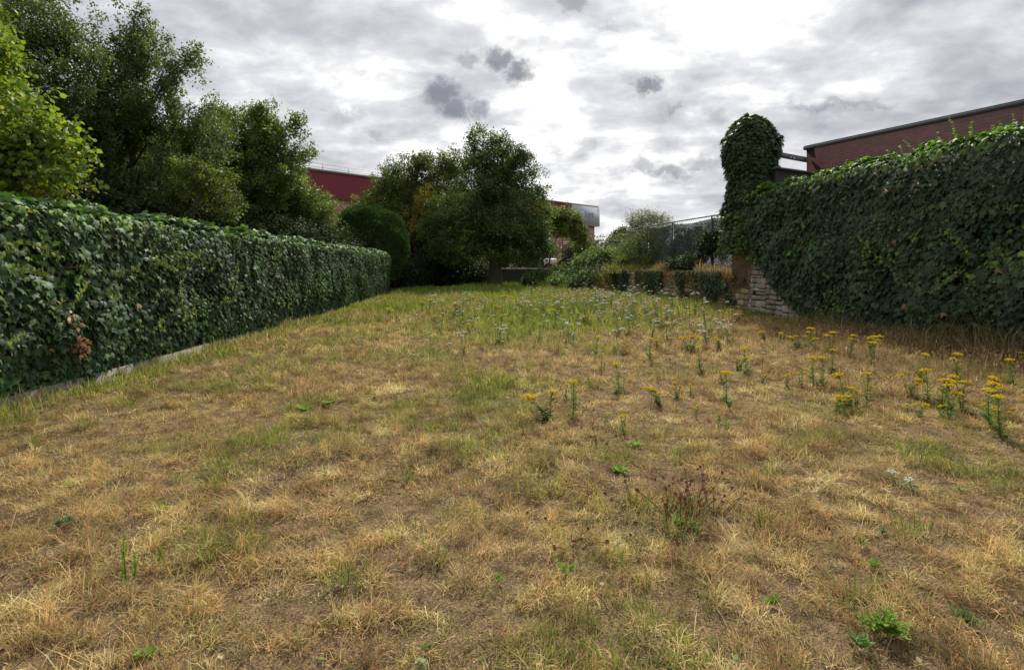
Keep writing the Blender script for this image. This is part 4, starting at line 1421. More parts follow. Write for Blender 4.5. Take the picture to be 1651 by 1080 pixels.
tufts([(490, 655, 1.8), (520, 645, 1.2), (465, 662, 1), (640, 655, 1), (735, 690, .8), (845, 700, .9), (335, 880, 1.0), (405, 880, 1.3), (385, 850, .8), (325, 905, 1.2), (1310, 710, 2.0), (1345, 705, 1.6), (1290, 720, 1.2), (1240, 760, 1),
       (1470, 865, 1.0), (1385, 960, 1.1), (880, 745, .7), (655, 770, .7), (480, 760, .6), (1095, 735, .8), (1000, 740, .9), (1035, 815, 1.2), (1110, 820, 1.4), (1080, 850, 1.2), (835, 790, .8), (260, 835, .6), (140, 690, 1.0), (60, 715, .9), (205, 650, 1.5), (245, 632, 1.6), (300, 625, 1.8),
       (390, 600, 1.4), (420, 590, 1.4), (350, 615, 1.2), (540, 580, 1.6), (610, 570, 1.5), (470, 560, 1.3), (1490, 720, 1.0), (1560, 760, 1), (1230, 840, .8), (705, 905, .7), (560, 940, .8)], cols=np.array([(.17, .22, .045), (.24, .27, .06), (.20, .20, .06), (.32, .29, .10)]))
# lush long grass patch in the middle of the lawn
x, y, yaw = R.normal(1.0, 1.3, 4600), R.normal(14.0, 1.3, 4600), R.uniform(0, 6.28, 4600)
V, T, C = blades(x, y, ground_z(x, y), R.uniform(.12, .28, 4600), R.uniform(.006, .011, 4600), np.abs(R.normal(.3, .2, 4600)), R.uniform(.1, .6, 4600), GRE[R.integers(0, 4, 4600)] * R.uniform(1.0, 1.6, (4600, 1)), yaw); push(V, T, C)
# grass fringe at the foot of the left wall and of the walls on the right
for (f, o0, y0, y1, n, cs, LL) in ((lambda y: hedge_x(y) + .12 * (y < 12), 1, 3.5, 27.5, 6200, np.vstack([GRE, OLV, TAN[:2]]), (.06, .26)), (wall_x, -1, 8, 28, 6000, np.vstack([GRE, OLV, TAN[:3]]), (.15, .42))):
    y = R.uniform(y0, y1, n); x = f(y) + o0 * np.abs(R.normal(.12, .22, n)); k = int(n)
    V, T, C = blades(x, y, ground_z(x, y), R.uniform(*LL, k) * (.5 + fbm(y * 1.3, y * 0 + 4, 3)), R.uniform(.005, .010, k) * (.6 + y / 20), np.abs(R.normal(.25, .2, k)), R.uniform(.1, .8, k), cs[R.integers(0, len(cs), k)] * R.uniform(.7, 1.25, (k, 1))); push(V, T, C)
# dead leaves and bits of litter lying in the straw
n = 1500
y = 1.2 + 9 * R.random(n) ** 1.3; x = R.uniform(-1, 1, n) * (1.02 * y + 1); k = (x > hedge_x(y) + .2) & (x < wall_x(y) - .1); x, y = x[k], y[k]; n = len(x)
V, T, C = leaves(np.stack([x, y, ground_z(x, y) + R.uniform(.01, .04, n)], 1), np.stack([R.normal(0, 1, n), R.normal(0, 1, n), R.normal(0, .35, n)], 1), np.stack([R.normal(0, .45, n), R.normal(0, .45, n), np.ones(n)], 1), R.uniform(.012, .034, n) * (.8 + y * .04),
                 palette(n, [(.24, .12, .06), (.14, .075, .045), (.50, .38, .22), (.34, .20, .08), (.20, .26, .06)], [3, 2, 2, 2, 2], .25), RND)
push(V, T, C)
o = mesh('grass', np.concatenate(gv), np.concatenate(gt), M_grass, None, np.concatenate(gc))
tag(o, 'short parched lawn grass, straw coloured with green patches', 'grass', kind='stuff')

# tall brown seeding grass by the right wall
gv, gt, gc = [], [], []; nb = 0
n = 9500
y = R.uniform(6.6, 12.6, n); x = wall_x(y) - np.abs(R.normal(0, 1.45, n)) - .05
k = (fbm(x * .9 + 4, y * .9 + 3, 3) > .36); x, y = x[k], y[k]; n = len(x)
cb = np.array([(.36, .235, .12), (.26, .18, .08), (.44, .32, .17), (.22, .21, .08), (.15, .18, .05)])
V, T, C = blades(x, y, ground_z(x, y), R.uniform(.12, .38, n), R.uniform(.003, .005, n), np.abs(R.normal(.25, .18, n)), R.uniform(0, .5, n), cb[R.integers(0, 5, n)] * R.uniform(.6, 1.2, (n, 1))); push(V, T, C)
# seed panicles
m = 9000
i = R.integers(0, n, m)
px_, py_ = x[i] + R.normal(0, .03, m), y[i] + R.normal(0, .03, m)
V, T, C = blades(px_, py_, ground_z(px_, py_) + R.uniform(.12, .34, m), R.uniform(.03, .06, m), R.uniform(.004, .007, m), np.abs(R.normal(.6, .4, m)), R.uniform(0, .8, m), np.array([(.42, .26, .14), (.34, .20, .11)])[R.integers(0, 2, m)] * R.uniform(.8, 1.2, (m, 1))); push(V, T, C)
# rank stalks against the wall foot
m = 2600
y = R.uniform(6.2, 12.6, m); x = wall_x(y) - .15 - np.abs(R.normal(0, .35, m))
V, T, C = blades(x, y, ground_z(x, y), R.uniform(.3, .75, m) * (.5 + fbm(y * 1.1, y * 0 + 8, 3)), R.uniform(.006, .011, m), np.abs(R.normal(.22, .15, m)), R.uniform(.2, 1.1, m), np.array([(.30, .22, .10), (.20, .19, .07), (.42, .34, .2), (.10, .12, .04)])[R.integers(0, 4, m)] * R.uniform(.7, 1.2, (m, 1))); push(V, T, C)
o = mesh('tall_dry_grass', np.concatenate(gv), np.concatenate(gt), M_grass, None, np.concatenate(gc))
tag(o, 'tall russet seeding grass along the foot of the right ivy wall', 'grass', kind='stuff')

# grass on the raised ground and bank
gv, gt, gc = [], [], []; nb = 0
n = 16000
y = R.uniform(16.8, 33, n); x = wall_x(y) + .02 + np.abs(R.normal(0, .9, n))
cb = np.array([(.36, .25, .12), (.42, .33, .17), (.26, .23, .09), (.18, .21, .07), (.28, .15, .08)])
z = 1.27 + .0 * x
V, T, C = blades(x, y, z, R.uniform(.08, .48, n) * (.15 + fbm(x * 1.5, y * 1.3, 3) ** 2 * 2.6), R.uniform(.010, .020, n), np.abs(R.normal(.35, .25, n)), R.uniform(.1, .9, n), cb[R.integers(0, 5, n)] * R.uniform(.7, 1.2, (n, 1))); push(V, T, C)
n = 5200      # grassy bank where the wall has slumped
a = R.uniform(0, 6.28, n); rr = np.sqrt(R.random(n))
wb = .75 + .5 * fbm(np.cos(a) * 1.5 + 8, np.sin(a) * 1.5 + 8, 2)
x = 5.75 + np.cos(a) * rr * 1.5 * wb; y = 29.6 + np.sin(a) * rr * 1.9 * wb
z = .15 + 1.15 * (1 - rr ** 2) * (.8 + .4 * fbm(x * 1.5, y * 1.5, 2))
cb = np.array([(.38, .34, .12), (.28, .32, .09), (.42, .25, .12), (.20, .25, .07)])
V, T, C = blades(x, y, z, R.uniform(.25, .6, n), R.uniform(.012, .022, n), np.abs(R.normal(.5, .3, n)), R.uniform(.2, 1.2, n), cb[R.integers(0, 4, n)] * R.uniform(.7, 1.2, (n, 1)), a); push(V, T, C)
n = 4200
x = 6.5 + R.normal(0, .55, n); y = 28.4 + R.normal(0, .9, n)
cb = np.array([(.34, .36, .10), (.40, .38, .12), (.24, .29, .07), (.46, .33, .14)])
V, T, C = blades(x, y, np.full(n, 1.2), R.uniform(.3, .75, n), R.uniform(.012, .022, n), np.abs(R.normal(.35, .2, n)), R.uniform(.3, 1.2, n), cb[R.integers(0, 4, n)] * R.uniform(.7, 1.25, (n, 1))); push(V, T, C)
o = mesh('bank_grass', np.concatenate(gv), np.concatenate(gt), M_grass, None, np.concatenate(gc))
tag(o, 'dry reddish grass growing on top of the stone wall and bank', 'grass', kind='stuff')
u_ = np.linspace(0, 2 * math.pi, 25)[:-1]; r_ = np.linspace(0, 1, 8)[1:]
v = [(5.75, 29.6, 1.1)] + [(5.75 + math.cos(t) * r * 1.3, 29.6 + math.sin(t) * r * 1.6, (.05 + 1.05 * (1 - r * r) if r < 1 else -.2)) for r in r_ for t in u_]
tq = [(0, 1 + k, 1 + (k + 1) % 24) for k in range(24)]
qq = [(1 + i * 24 + k, 1 + (i + 1) * 24 + k, 1 + (i + 1) * 24 + (k + 1) % 24, 1 + i * 24 + (k + 1) % 24) for i in range(6) for k in range(24)]
o = mesh('earth_bank', np.array(v), [np.array(tq), np.array(qq)], M_ground, smooth=True); tag(o, kind='structure')

# ------------------------------------------------------------------ flowers
def disc_pts(n, r, flat=.25):
    a = R.uniform(0, 6.28, n); q_ = np.sqrt(R.random(n)) * r
    return np.stack([np.cos(a) * q_, np.sin(a) * q_, -(q_ / r) ** 2 * r * flat + R.normal(0, r * .10, n)], 1)


def florets(mb, centre, n, r, fr, cols, flat=.25, tl=.35):
    p = disc_pts(n, r, flat) + centre
    for q_ in p:
        c = cols[int(R.integers(len(cols)))]
        k = 6; a = np.arange(k) * 2 * math.pi / k + R.random()
        tilt = R.normal(0, tl, 2); f2 = fr * R.uniform(.75, 1.2)
        ring = np.stack([np.cos(a) * f2, np.sin(a) * f2, np.cos(a) * f2 * tilt[0] + np.sin(a) * f2 * tilt[1]], 1) + q_
        v = np.vstack([ring, q_ + np.array([0, 0, f2 * .55]), q_ - np.array([0, 0, f2 * .5])])
        t = [(i, (i + 1) % k, k) for i in range(k)] + [((i + 1) % k, i, k + 1) for i in range(k)]
        cc = np.tile(np.array(c, float), (len(v), 1)); cc[k] = np.array(c) * .8
        mb.add(v, t=t, c=cc)


YC = [(.93, .76, .02), (.90, .70, .015), (.95, .84, .05)]


def make_ragwort(nh, H=.5, spread=.12, bushy=1.0):
    """stems from one base, narrow cut leaves, flat heads of yellow florets"""
    root = empty('ragwort_plant')
    st = MB(); P = []; Tt = []; Nn = []; Ss = []; Cc = []
    heads = []
    ns = max(2, int(nh * .8))
    for k in range(nh):
        a = R.uniform(0, 6.28); rr = spread * (math.sqrt(R.random()) if nh > 1 else .1)
        h = H * R.uniform(.78, 1.0) if k else H
        top = np.array([math.cos(a) * rr, math.sin(a) * rr, h])
        b0 = top * np.array([.15, .15, 0])
        mid = top * np.array([.45, .45, .55]) + np.array([R.normal(0, .008), R.normal(0, .008), 0])
        st.tube([b0, mid, top - np.array([0, 0, .03])], [.005, .004, .003], 5, c=(.16, .17, .06))
        for j in range(5):
            e = top + np.array([R.normal(0, .028), R.normal(0, .028), R.uniform(-.012, .004)])
            st.tube([top - np.array([0, 0, .05]), e], .0018, 3, c=(.2, .24, .06), cap=False)
        heads.append(top)
        for j in range(int(60 * bushy)):
            t = R.random() ** 1.3 * .9
            p = b0 + (mid - b0) * min(1, t * 2) + (top - mid) * max(0, t * 2 - 1)
            a2 = R.uniform(0, 6.28)
            P.append(p); Tt.append((math.cos(a2), math.sin(a2), R.uniform(.1, 1.0))); Nn.append((R.normal(0, .3), R.normal(0, .3), 1)); Ss.append(R.uniform(.05, .12) * (1.2 - .7 * t)); Cc.append((.14, .21, .04) if R.random() < .6 else (.22, .28, .05))
    st.build('stem', M_grass, root)
    v, t, cc = leaves(np.array(P), np.array(Tt), np.array(Nn), np.array(Ss), np.array(Cc), NAR)
    mesh('leaves', v, t, M_grass, root, cc)
    for hcen in heads:
        f = MB(); florets(f, np.zeros(3), 36, R.uniform(.048, .078), .0165, YC, .35, .2)
        f.build('flower_head', M_petal, root, loc=tuple(hcen))
    return root


def copy_tree(o, parent=None):
    c = o.copy(); COL.objects.link(c)
    if parent is not None: c.parent = parent
    for ch in list(o.children):
        if ch.name.split('.')[0] not in ('',) and ch.parent == o:
            copy_tree(ch, c)
    return c


protos = {}
for nh in (1, 2, 3, 4, 6):
    protos[nh] = [make_ragwort(nh, .5, .06 + .045 * nh, 1.5 if nh == 1 else 1.0) for _ in range(2)]
used = set()
# (px, head row, heads, base row or None)
RW = [(885, 634, 3, 680), (913, 622, 1, 648), (977, 662, 2, 682), (1004, 660, 2, 694), (1065, 622, 6, 654), (1092, 613, 3, 640), (1114, 613, 2, 632), (1122, 655, 2, 672), (1164, 594, 2, 612), (1190, 576, 6, 598), (1230, 598, 3, 616), (1172, 595, 1, None),
      (1112, 542, 6, 571), (1057, 547, 3, 567), (1080, 545, 2, 563), (1159, 549, 4, 569), (1235, 537, 4, 556), (1257, 536, 2, 556), (1290, 545, 6, 568), (1309, 532, 2, None), (1340, 537, 2, None), (1370, 541, 2, None), (1400, 541, 4, None), (1405, 552, 1, None), (1312, 570, 1, None), (1328, 571, 1, None), (1340, 561, 1, None),
      (1269, 598, 2, 622), (1290, 594, 2, 620), (1364, 597, 1, None), (1397, 597, 1, None), (1482, 569, 1, None), (1545, 570, 2, None), (1641, 565, 2, 600), (1635, 577, 1, None), (1466, 600, 3, 638), (1479, 614, 1, 640), (1496, 590, 1, None), (1518, 598, 2, None), (1530, 601, 1, None), (1552, 599, 2, None), (1529, 613, 2, None), (1595, 601, 2, None), (1607, 614, 2, 650), (1596, 624, 1, None), (1613, 633, 1, None), (1592, 638, 3, 670), (1611, 646, 4, 678),
      (1371, 617, 2, 655), (1347, 629, 4, 664), (1358, 631, 3, 662), (1384, 626, 2, 660), (1374, 637, 1, 662), (1366, 649, 1, 667), (1481, 640, 3, 668), (1464, 648, 2, 670), (1521, 643, 2, 668), (1515, 652, 1, 670),
      (943, 510, 4, 524), (701, 510, 2, 522), (714, 503, 2, 516), (808, 510, 2, 522), (780, 507, 2, 518), (839, 510, 2, 520), (858, 480, 2, 492), (815, 478, 3, 492), (762, 479, 2, 492), (799, 495, 2, 507), (880, 499, 3, 512), (758, 523, 2, 536), (681, 534, 2, 546), (913, 550, 1, 560), (1007, 556, 2, 573), (995, 504, 2, 515), (1035, 506, 2, 517), (1068, 520, 3, 533), (1087, 521, 2, 533), (1109, 506, 2, 517), (1135, 528, 2, 541), (1189, 508, 2, 522),
      (998, 582, 1, None), (924, 612, 1, None), (680, 491, 1, None), (693, 488, 1, None), (625, 498, 2, 512), (452, 559, 1, 570), (597, 621, 1, 632), (604, 634, 1, 645), (707, 645, 1, 655), (960, 540, 1, None), (870, 520, 1, None), (1021, 497, 2, 507), (900, 488, 2, 498), (735, 496, 1, None), (1048, 545, 1, None), (1204, 560, 1, None), (1130, 556, 1, None)]
special = {(885, 634): 'tallest lone ragwort with a thick leafy stem, in the middle of the lawn', (1065, 622): 'bushy ragwort clump with many yellow heads, right of the lone tall one',
           (1112, 542): 'dense ragwort clump in front of the low stone wall', (1290, 545): 'dense ragwort clump before the bare stone foot of the tall wall', (1190, 576): 'ragwort clump between the lawn middle and the bare stone wall foot',
           (625, 498): 'single ragwort near the far end of the left ivy wall', (452, 559): 'lone small ragwort close beside the left ivy wall', (1347, 629): 'large low ragwort clump with many heads in the russet grass',
           (1611, 646): 'ragwort clump nearest the right edge of the photo', (707, 645): 'tiny lone ragwort in the straw left of centre', (943, 510): 'broad ragwort above the lush green patch', (1466, 600): 'upright ragwort with pale green stem in the russet grass'}
seen_labels = {}


def uniq(lab):
    return lab


def ragwort_label(px, Y, nh, h):
    n_ = {1: 'single headed', 2: 'two headed', 3: 'three headed', 4: 'four headed', 6: 'many headed'}[nh]
    if Y > 12:
        z_ = ('far left of the maple trunk' if px < 700 else 'left of the maple trunk' if px < 770 else 'below the maple trunk' if px < 850 else 'below the tractor' if px < 925 else 'below the bramble thicket' if px < 1000 else 'below the grassy bank' if px < 1060 else 'before the ivy hung stone wall' if px < 1130 else 'before the bare stone wall foot')
        d_ = 'far' if Y > 20 else 'middle' if Y > 15 else 'nearer'
        return '%s %s ragwort %s' % (d_, n_, z_)
    if px > 1225:
        z_ = ('by the far end of the ivy wall' if px < 1300 else 'below the brick building corner' if px < 1380 else 'right of the big low clump' if px < 1500 else 'among the tight group at the right' if px < 1580 else 'close to the right edge')
        d_ = 'at the wall foot' if Y > 10 else 'in the back row' if Y > 8 else 'in the middle row' if Y > 6.6 else 'in the front row'
        return '%s ragwort %s, %s' % (n_, z_, d_)
    z_ = ('left of centre' if px < 800 else 'beside the tall lone plant' if px < 960 else 'behind the dried seed heads' if px < 1020 else 'right of the bushy clump' if px > 1080 else 'near the bushy clump')
    d_ = 'nearer' if Y < 6 else 'middle' if Y < 8 else 'farther'
    return '%s %s ragwort in dry grass %s' % (d_, n_, z_)


for (px, py, nh, base) in RW:
    if base is None:
        h = .38
        Y = F * (EYE - h) / (py - HY)
    else:
        Y = F * EYE / (base - HY); h = (base - py) / F * Y
    X = (px - CX) / F * Y
    pool = protos[nh]; i = int(R.integers(len(pool)))
    pr = pool[i]
    if (nh, i) not in used:
        used.add((nh, i)); o = pr
    else:
        o = copy_tree(pr)
    s = max(.3, h / .5)
    sp_ = (1.9 if (px, py) == (885, 634) else 1.15) if Y < 9 else 1.5 if Y < 12 else 2.1
    if Y > 12: s *= 1.3
    o.location = (X, Y, float(ground_z(X, Y)) - .01)
    o.scale = (min(s, 1.1) * sp_, min(s, 1.1) * sp_, s)
    o.rotation_euler = (R.normal(0, .07), R.normal(0, .07), R.uniform(0, 6.28))
    if (px, py) in special:
        lab = special[(px, py)]
    elif True:
        lab = ragwort_label(px, Y, nh, h)
    elif Y < 8.6 and px > 1250:
        lab = 'yellow ragwort standing in the russet grass by the right ivy wall'
    elif px > 1230:
        lab = 'yellow ragwort at the shaded foot of the right ivy wall'
    elif Y > 12:
        lab = 'small yellow ragwort among the white flowers of the far meadow'
    elif px < 800:
        lab = 'small yellow ragwort in the dry lawn left of centre'
    else:
        lab = 'yellow ragwort in the dry lawn right of centre'
    tag(o, lab, 'wildflower', 'yellow ragwort plants')
for nh in protos:
    for i, pr in enumerate(protos[nh]):
        if (nh, i) not in used:
            for ch in list(pr.children): bpy.data.objects.remove(ch)
            bpy.data.objects.remove(pr)

# wild carrot: fine stems with flat white umbels
WC = [(.95, .95, .92), (.93, .93, .90), (.90, .91, .86)]


def make_carrot(nh):
    root = empty('wild_carrot')
    st = MB()
    tops = []
    for k in range(nh):
        a = R.uniform(0, 6.28); rr = .22 * math.sqrt(R.random()) if nh > 1 else .01
        h = .5 * R.uniform(.5, 1.0)
        top = np.array([math.cos(a) * rr, math.sin(a) * rr, h])
        st.tube([top * np.array([.1, .1, 0]), top * np.array([.4, .4, .5]), top], [.0035, .003, .002], 4, c=(.17, .22, .07))
        tops.append(top)
        for j in range(9):
            a2 = R.uniform(0, 6.28); z_ = R.uniform(.05, h * .7)
            p = top * np.array([.4, .4, 0]) + np.array([0, 0, z_]); e = p + np.array([math.cos(a2) * .07, math.sin(a2) * .07, .05])
            w_ = np.array([-math.sin(a2), math.cos(a2), .2]) * .008
            st.add([p, (p + e) / 2 + w_, e, (p + e) / 2 - w_], t=[(0, 1, 2), (0, 2, 3)], c=(.14, .20, .05))
    st.build('stem', M_grass, root)
    for top in tops:
        f = MB(); rad = R.uniform(.020, .036); florets(f, np.zeros(3), 20, rad, rad * .36, WC, .2, .16)
        for j in range(7):
            a2 = j * .9; st2 = np.array([math.cos(a2) * rad * .7, math.sin(a2) * rad * .7, -.004])
            f.tube([(0, 0, -.035), st2], .0012, 3, c=(.25, .30, .12), cap=False)
        f.build('flower_head', M_white, root, loc=tuple(top))
    return root


CK = (1, 1, 1, 2, 3, 2, 1, 3, 2, 4)
cps = [make_carrot(k) for k in CK]
ci = 0


def place_carrot(X, Y, H, lab):
    global ci
    pk = 0 if ci < 8 else ci - 8 if ci < len(cps) + 8 else int(R.integers(len(cps)))
    o = cps[pk] if 8 <= ci < len(cps) + 8 else copy_tree(cps[pk])
    if ci >= 8:
        lab = lab.replace('white wild carrot', {1: 'one headed', 2: 'two headed', 3: 'three headed', 4: 'four headed'}[CK[pk]] + ' white carrot flower')
    ci += 1
    o.location = (X, Y, float(ground_z(X, Y)) - .01)
    s = H / .40
    k_ = 1.4 if Y > 9 else 1.15
    o.scale = (k_, k_, s); o.rotation_euler = (R.normal(.10, .13), R.normal(0, .13), R.uniform(0, 6.28))
    tag(o, lab, 'wildflower', 'white wild carrot flowers')


for (px, py, H, lab) in [(1437, 745, .13, 'upper left one of three white flower heads lying low in the straw at the right'), (1470, 757, .13, 'long white flower head, right one of three low in the straw'), (1418, 777, .12, 'lowest of three white flower heads low in the straw at the right'),
                         (1228, 556, .4, 'single large white flower head left of the shaded ragworts'), (665, 562, .3, 'pair of white flower heads on the lawn left of centre'), (430, 590, .2, 'white flower head nearest the left ivy wall'),
                         (1005, 588, .3, 'white flowers beside a small ragwort in mid lawn'), (585, 540, .3, 'white flowers in mid lawn near the far half of the left ivy wall')]:
    Y = F * (EYE - H) / (py - HY)
    place_carrot((px - CX) / F * Y, Y, H, lab)
cnt = 0
while cnt < 285:
    r = R.random()
    if r < .42:      # dense band on the right of the lawn end
        px = R.normal(985, 80); py = R.normal(476, 9)
    elif r < .72:
        px = R.uniform(690, 1200); py = R.normal(486, 15)
    elif r < .86:
        px = R.uniform(840, 1080); py = R.normal(464, 5)
    else:
        px = R.uniform(640, 1200); py = R.normal(522, 22)
    H = R.uniform(.30, .50) if py > 495 else R.uniform(.35, .72)
    if py < 452 or py > 580: continue
    Y = F * (EYE - H) / (py - HY)
    X = (px - CX) / F * Y
    if Y > 34 or Y < 8.5 or X > wall_x(Y) - .2 or X < hedge_x(Y) + .4: continue
    if math.hypot(X - 5.45, (Y - 29.3) * .9) < 1.4: continue
    zc = ('beside the far end of the left ivy wall' if px < 700 else 'left of the maple trunk' if px < 770 else 'below the maple trunk' if px < 830 else 'right of the maple trunk' if px < 880 else 'below the tractor' if px < 930 else 'below the bramble thicket' if px < 985 else 'before the grassy bank' if px < 1035
          else 'before the ivy hung stone wall' if px < 1090 else 'before the bare stone wall' if px < 1150 else 'near the bare stone wall foot')
    dc = 'farthest' if Y > 26 else 'far' if Y > 21 else 'middle' if Y > 17 else 'nearer' if Y > 13 else 'nearest'
    place_carrot(X, Y, H, '%s %s white wild carrot %s' % (dc, 'tall' if H > .47 else 'short', zc))
    cnt += 1
del cps

# dried red brown seed heads
def make_dock(n, H, rad):
    root = empty('dried_knapweed')
    st = MB(); tops = []
    for k in range(n):
        a = R.uniform(0, 6.28); rr = rad * math.sqrt(R.random()); h = H * R.uniform(.5, 1.0)
        rr *= 2.3; top = np.array([math.cos(a) * rr, math.sin(a) * rr, h])
        st.tube([top * np.array([.25, .25, 0]), top * np.array([.6, .6, .55]) + R.normal(0, .01, 3), top], [.0022, .002, .0014], 4, c=(.20, .12, .07))
        tops.append(top)
    st.build('stem', M_grass, root)
    for top in tops:
        f = MB(); k = 7; a = np.arange(k) * 2 * math.pi / k; r0 = R.uniform(.006, .0095)
        prof = [(.3, -1.0), (.9, -.5), (1.05, .1), (.75, .6), (1.25, .9)]
        v = np.concatenate([np.stack([np.cos(a) * r0 * p, np.sin(a) * r0 * p, np.full(k, r0 * z_)], 1) for p, z_ in prof])
        q_ = [(i * k + j, i * k + (j + 1) % k, (i + 1) * k + (j + 1) % k, (i + 1) * k + j) for i in range(len(prof) - 1) for j in range(k)]
        f.add(v, q_, c=np.array([(.15, .05, .03), (.20, .075, .04), (.09, .035, .025)][int(R.integers(3))]))
        f.build('seed_head', M_petal, root, loc=tuple(top))
    return root


kp = [(1075, 800, 12, .24, .12, 'dried plant with red brown seed heads, left one of the knot right of centre'), (1100, 815, 14, .26, .13, 'densest dried plant with red brown seed heads, in the middle of the knot'), (1120, 790, 14, .22, .13, 'dried red brown seed heads at the back of the knot'), (1150, 800, 9, .24, .11, 'dried red brown seed heads at the right of the knot'),
      (1020, 795, 6, .16, .10, 'few dried brown seed heads just left of the knot'), (965, 700, 7, .14, .10, 'small dried brown seed heads below two ragworts'), (935, 650, 8, .14, .10, 'small dried brown seed heads beside the tall lone ragwort'), (920, 855, 7, .12, .10, 'low dried brown heads in the straw, below centre'), (1060, 860, 6, .12, .09, 'low dried brown heads in front of the knot')]
for (px, py, n, H, rad, lab) in kp:
    Y = F * EYE / (py + 20 - HY); X = (px - CX) / F * Y
    o = make_dock(n, H, rad); o.location = (X, Y, float(ground_z(X, Y)) - .005)
    tag(o, lab, 'dried plant', 'dried plants with brown seed heads')

# green weeds
def make_weed(kind, H, col, n=9):
    root = empty({'fern': 'feathery_weed', 'shoot': 'upright_shoot', 'rosette': 'broad_leaved_weed', 'clump': 'grass_clump'}[kind])
    P, Tt, Nn, Ss, Cc = [], [], [], [], []
    st = MB()
    if kind == 'fern':
        for k in range(n):
            a = R.uniform(0, 6.28); el = R.uniform(.5, 1.35)
            d = np.array([math.cos(a) * math.cos(el), math.sin(a) * math.cos(el), math.sin(el)])
            L = H * R.uniform(.6, 1.05)
            line = [d * L * t + np.array([0, 0, -L * .25 * t * t]) for t in np.linspace(0, 1, 8)]
            st.tube(line, [.0025] * 7 + [.001], 4, c=col)
            side = np.cross(d, [0, 0, 1]); side /= np.linalg.norm(side) + 1e-9
            for j in range(2, 8):
                for sg in (-1, 1):
                    for r3 in range(2):
                        P.append(line[j] + side * sg * .008 * r3); Tt.append(side * sg + d * .7 + R.normal(0, .2, 3)); Nn.append((R.normal(0, .25), R.normal(0, .25), 1)); Ss.append(H * .20 * R.uniform(.7, 1.2) * (1.2 - .09 * j)); Cc.append(np.array(col) * R.uniform(.8, 1.35))
        T = DIA
    elif kind == 'shoot':
        for k in range(max(1, n // 4)):
            x0 = R.normal(0, .012, 2)
            h = H if k == 0 else H * R.uniform(.4, .7)
            st.tube([(x0[0], x0[1], 0), (x0[0] * 1.2, x0[1] * 1.3, h * .5), (x0[0] * 1.3, x0[1] * 1.5, h)], [.003, .0028, .0015], 5, c=col)
            for j in range(int(34 * h / .25)):
                t = R.random(); a = R.uniform(0, 6.28)
                P.append((x0[0] * 1.2, x0[1] * 1.2, t * h)); Tt.append((math.cos(a) * .5, math.sin(a) * .5, 1.0)); Nn.append((math.cos(a), math.sin(a), .3)); Ss.append(R.uniform(.03, .055) * (1.15 - .5 * t)); Cc.append(np.array(col) * R.uniform(.8, 1.3))
        T = NAR
    else:
        for k in range(n * 2):
            a = R.uniform(0, 6.28); P.append((math.cos(a) * .008, math.sin(a) * .008, .004)); el = R.uniform(.15, .8)
            Tt.append((math.cos(a), math.sin(a), el)); Nn.append((-math.cos(a) * .4, -math.sin(a) * .4, 1)); Ss.append(H * R.uniform(.7, 1.1)); Cc.append(np.array(col) * R.uniform(.8, 1.3))
        st.tube([(0, 0, 0), (0, 0, .012)], .004, 5, c=col)
        T = DIA
    v, t, cc = leaves(np.array(P, float), np.array(Tt, float), np.array(Nn, float), np.array(Ss), np.array(Cc), T)
    mesh('leaves', v, t, M_grass, root, cc)
    st.build('stem', M_grass, root)
    return root


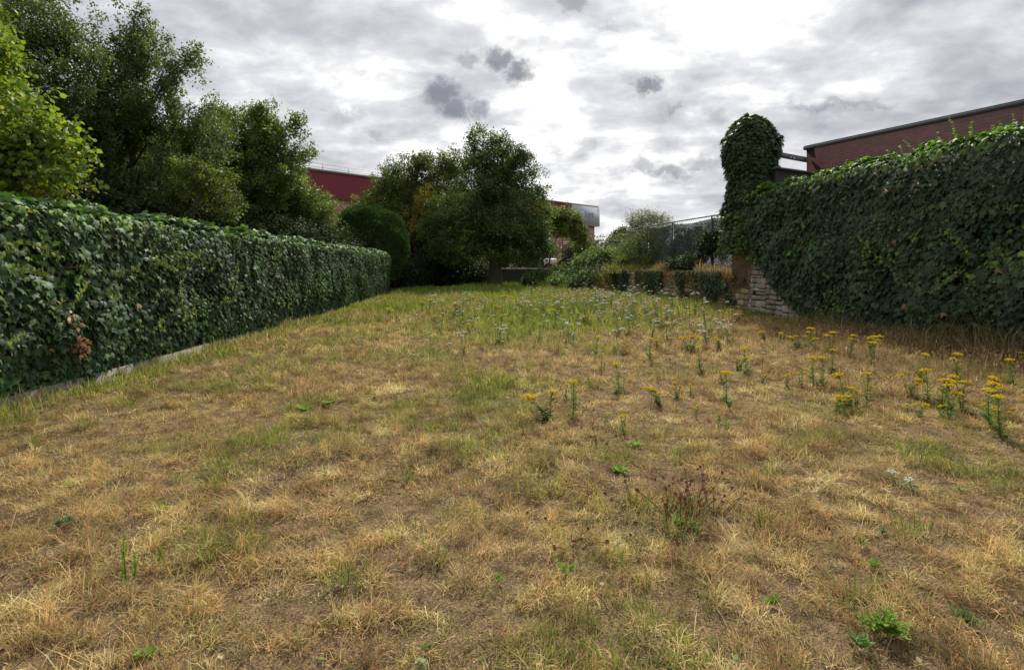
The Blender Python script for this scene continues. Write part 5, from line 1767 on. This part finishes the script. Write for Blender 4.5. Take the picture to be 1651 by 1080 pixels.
BG = (.20, .32, .045); YG = (.32, .38, .05); DG = (.12, .20, .04); BL = (.17, .26, .12)
for (px, py, kind, H, col, n, lab) in [
        (1428, 1012, 'fern', .135, BG, 15, 'largest bright green cut leaved weed near the bottom right'), (1388, 1035, 'fern', .075, (.16, .28, .08), 9, 'small green weed just left of the largest one at bottom right'),
        (1250, 968, 'fern', .06, BG, 9, 'small feathery green weed alone in the straw at lower right'), (1410, 918, 'fern', .06, BG, 9, 'feathery weed above the largest bright one'), (1388, 880, 'fern', .06, BG, 8, 'pale feathery weed, uppermost in the line at lower right'),
        (1422, 862, 'fern', .05, BL, 8, 'greyish feathery weed beside the uppermost one at lower right'), (1552, 1000, 'fern', .08, DG, 9, 'dull green weed near the right edge of the foreground'), (915, 925, 'fern', .085, BG, 9, 'bright green sprig in the straw below centre'),
        (803, 935, 'fern', .05, BG, 7, 'tiny green sprig left of the bright one below centre'), (212, 930, 'shoot', .22, BG, 8, 'tall slender bright green shoot in the left foreground'), (192, 915, 'shoot', .10, YG, 4, 'short yellowish shoot left of the tall slender one'),
        (253, 915, 'shoot', .08, BG, 4, 'short green shoot right of the tall slender one'), (1162, 696, 'shoot', .20, BG, 8, 'upright green shoot right of centre behind the dried heads'), (1170, 694, 'shoot', .09, BG, 4, 'short green shoot beside the upright one right of centre'),
        (926, 652, 'shoot', .15, YG, 12, 'bright yellow green tuft right of the tall lone ragwort'), (972, 598, 'shoot', .22, BG, 12, 'bright green upright tuft in mid lawn'), (117, 795, 'rosette', .07, YG, 9, 'bright yellow green rosette at the left of the lawn'),
        (262, 836, 'rosette', .06, YG, 8, 'small yellow green rosette above the slender shoot'), (110, 858, 'fern', .07, BL, 8, 'pale bluish green weed in the left foreground'), (95, 862, 'fern', .06, BL, 7, 'fainter bluish green weed beside the pale one'),
        (490, 662, 'rosette', .12, BG, 16, 'leafy bright green patch in the dry lawn left of centre'), (530, 652, 'rosette', .09, BG, 12, 'leafy green patch right of the brighter one left of centre'), (1095, 835, 'rosette', .07, BG, 12, 'green leaves under the dried seed heads'),
        (1118, 850, 'fern', .08, DG, 9, 'dark green leaves in front of the dried seed heads'), (1000, 760, 'rosette', .07, BG, 10, 'green leaves left of the dried seed heads'), (1025, 715, 'rosette', .07, BG, 9, 'small leafy weed above the dried seed heads'),
        (690, 1040, 'fern', .05, DG, 7, 'low green sprig at the bottom centre'), (236, 1062, 'rosette', .045, BG, 7, 'tiny bright leaf cluster at the bottom left'), (1548, 792, 'fern', .05, BG, 7, 'small green weed at the right of the foreground')]:
    Y = F * EYE / (py - HY); X = (px - CX) / F * Y
    o = make_weed(kind, H, col, n)
    o.location = (X, Y, float(ground_z(X, Y)) + .012)
    tag(o, lab, 'weed', 'green weeds in the lawn')
# one fluffy seed head at the very front
Y = 1.99; X = (678 - CX) / F * Y
root = tag(empty('dandelion_clock', (X, Y, float(ground_z(X, Y)))), 'pale fluffy round seed head at the bottom edge', 'seed head')
d = unit(R.normal(0, 1, (420, 3)))
v, t, cc = leaves(d * .008, d, R.normal(0, 1, (420, 3)), R.uniform(.014, .02, 420), palette(420, [(.50, .52, .30), (.62, .62, .42)], [1, 1]), NAR)
mesh('seed_ball', v, t, M_petal, root, cc, loc=(0, 0, .05))
b = MB(); b.tube([(0, 0, 0), (0, 0, .05)], .002, 5, c=(.2, .25, .08)); b.build('stem', M_grass, root)
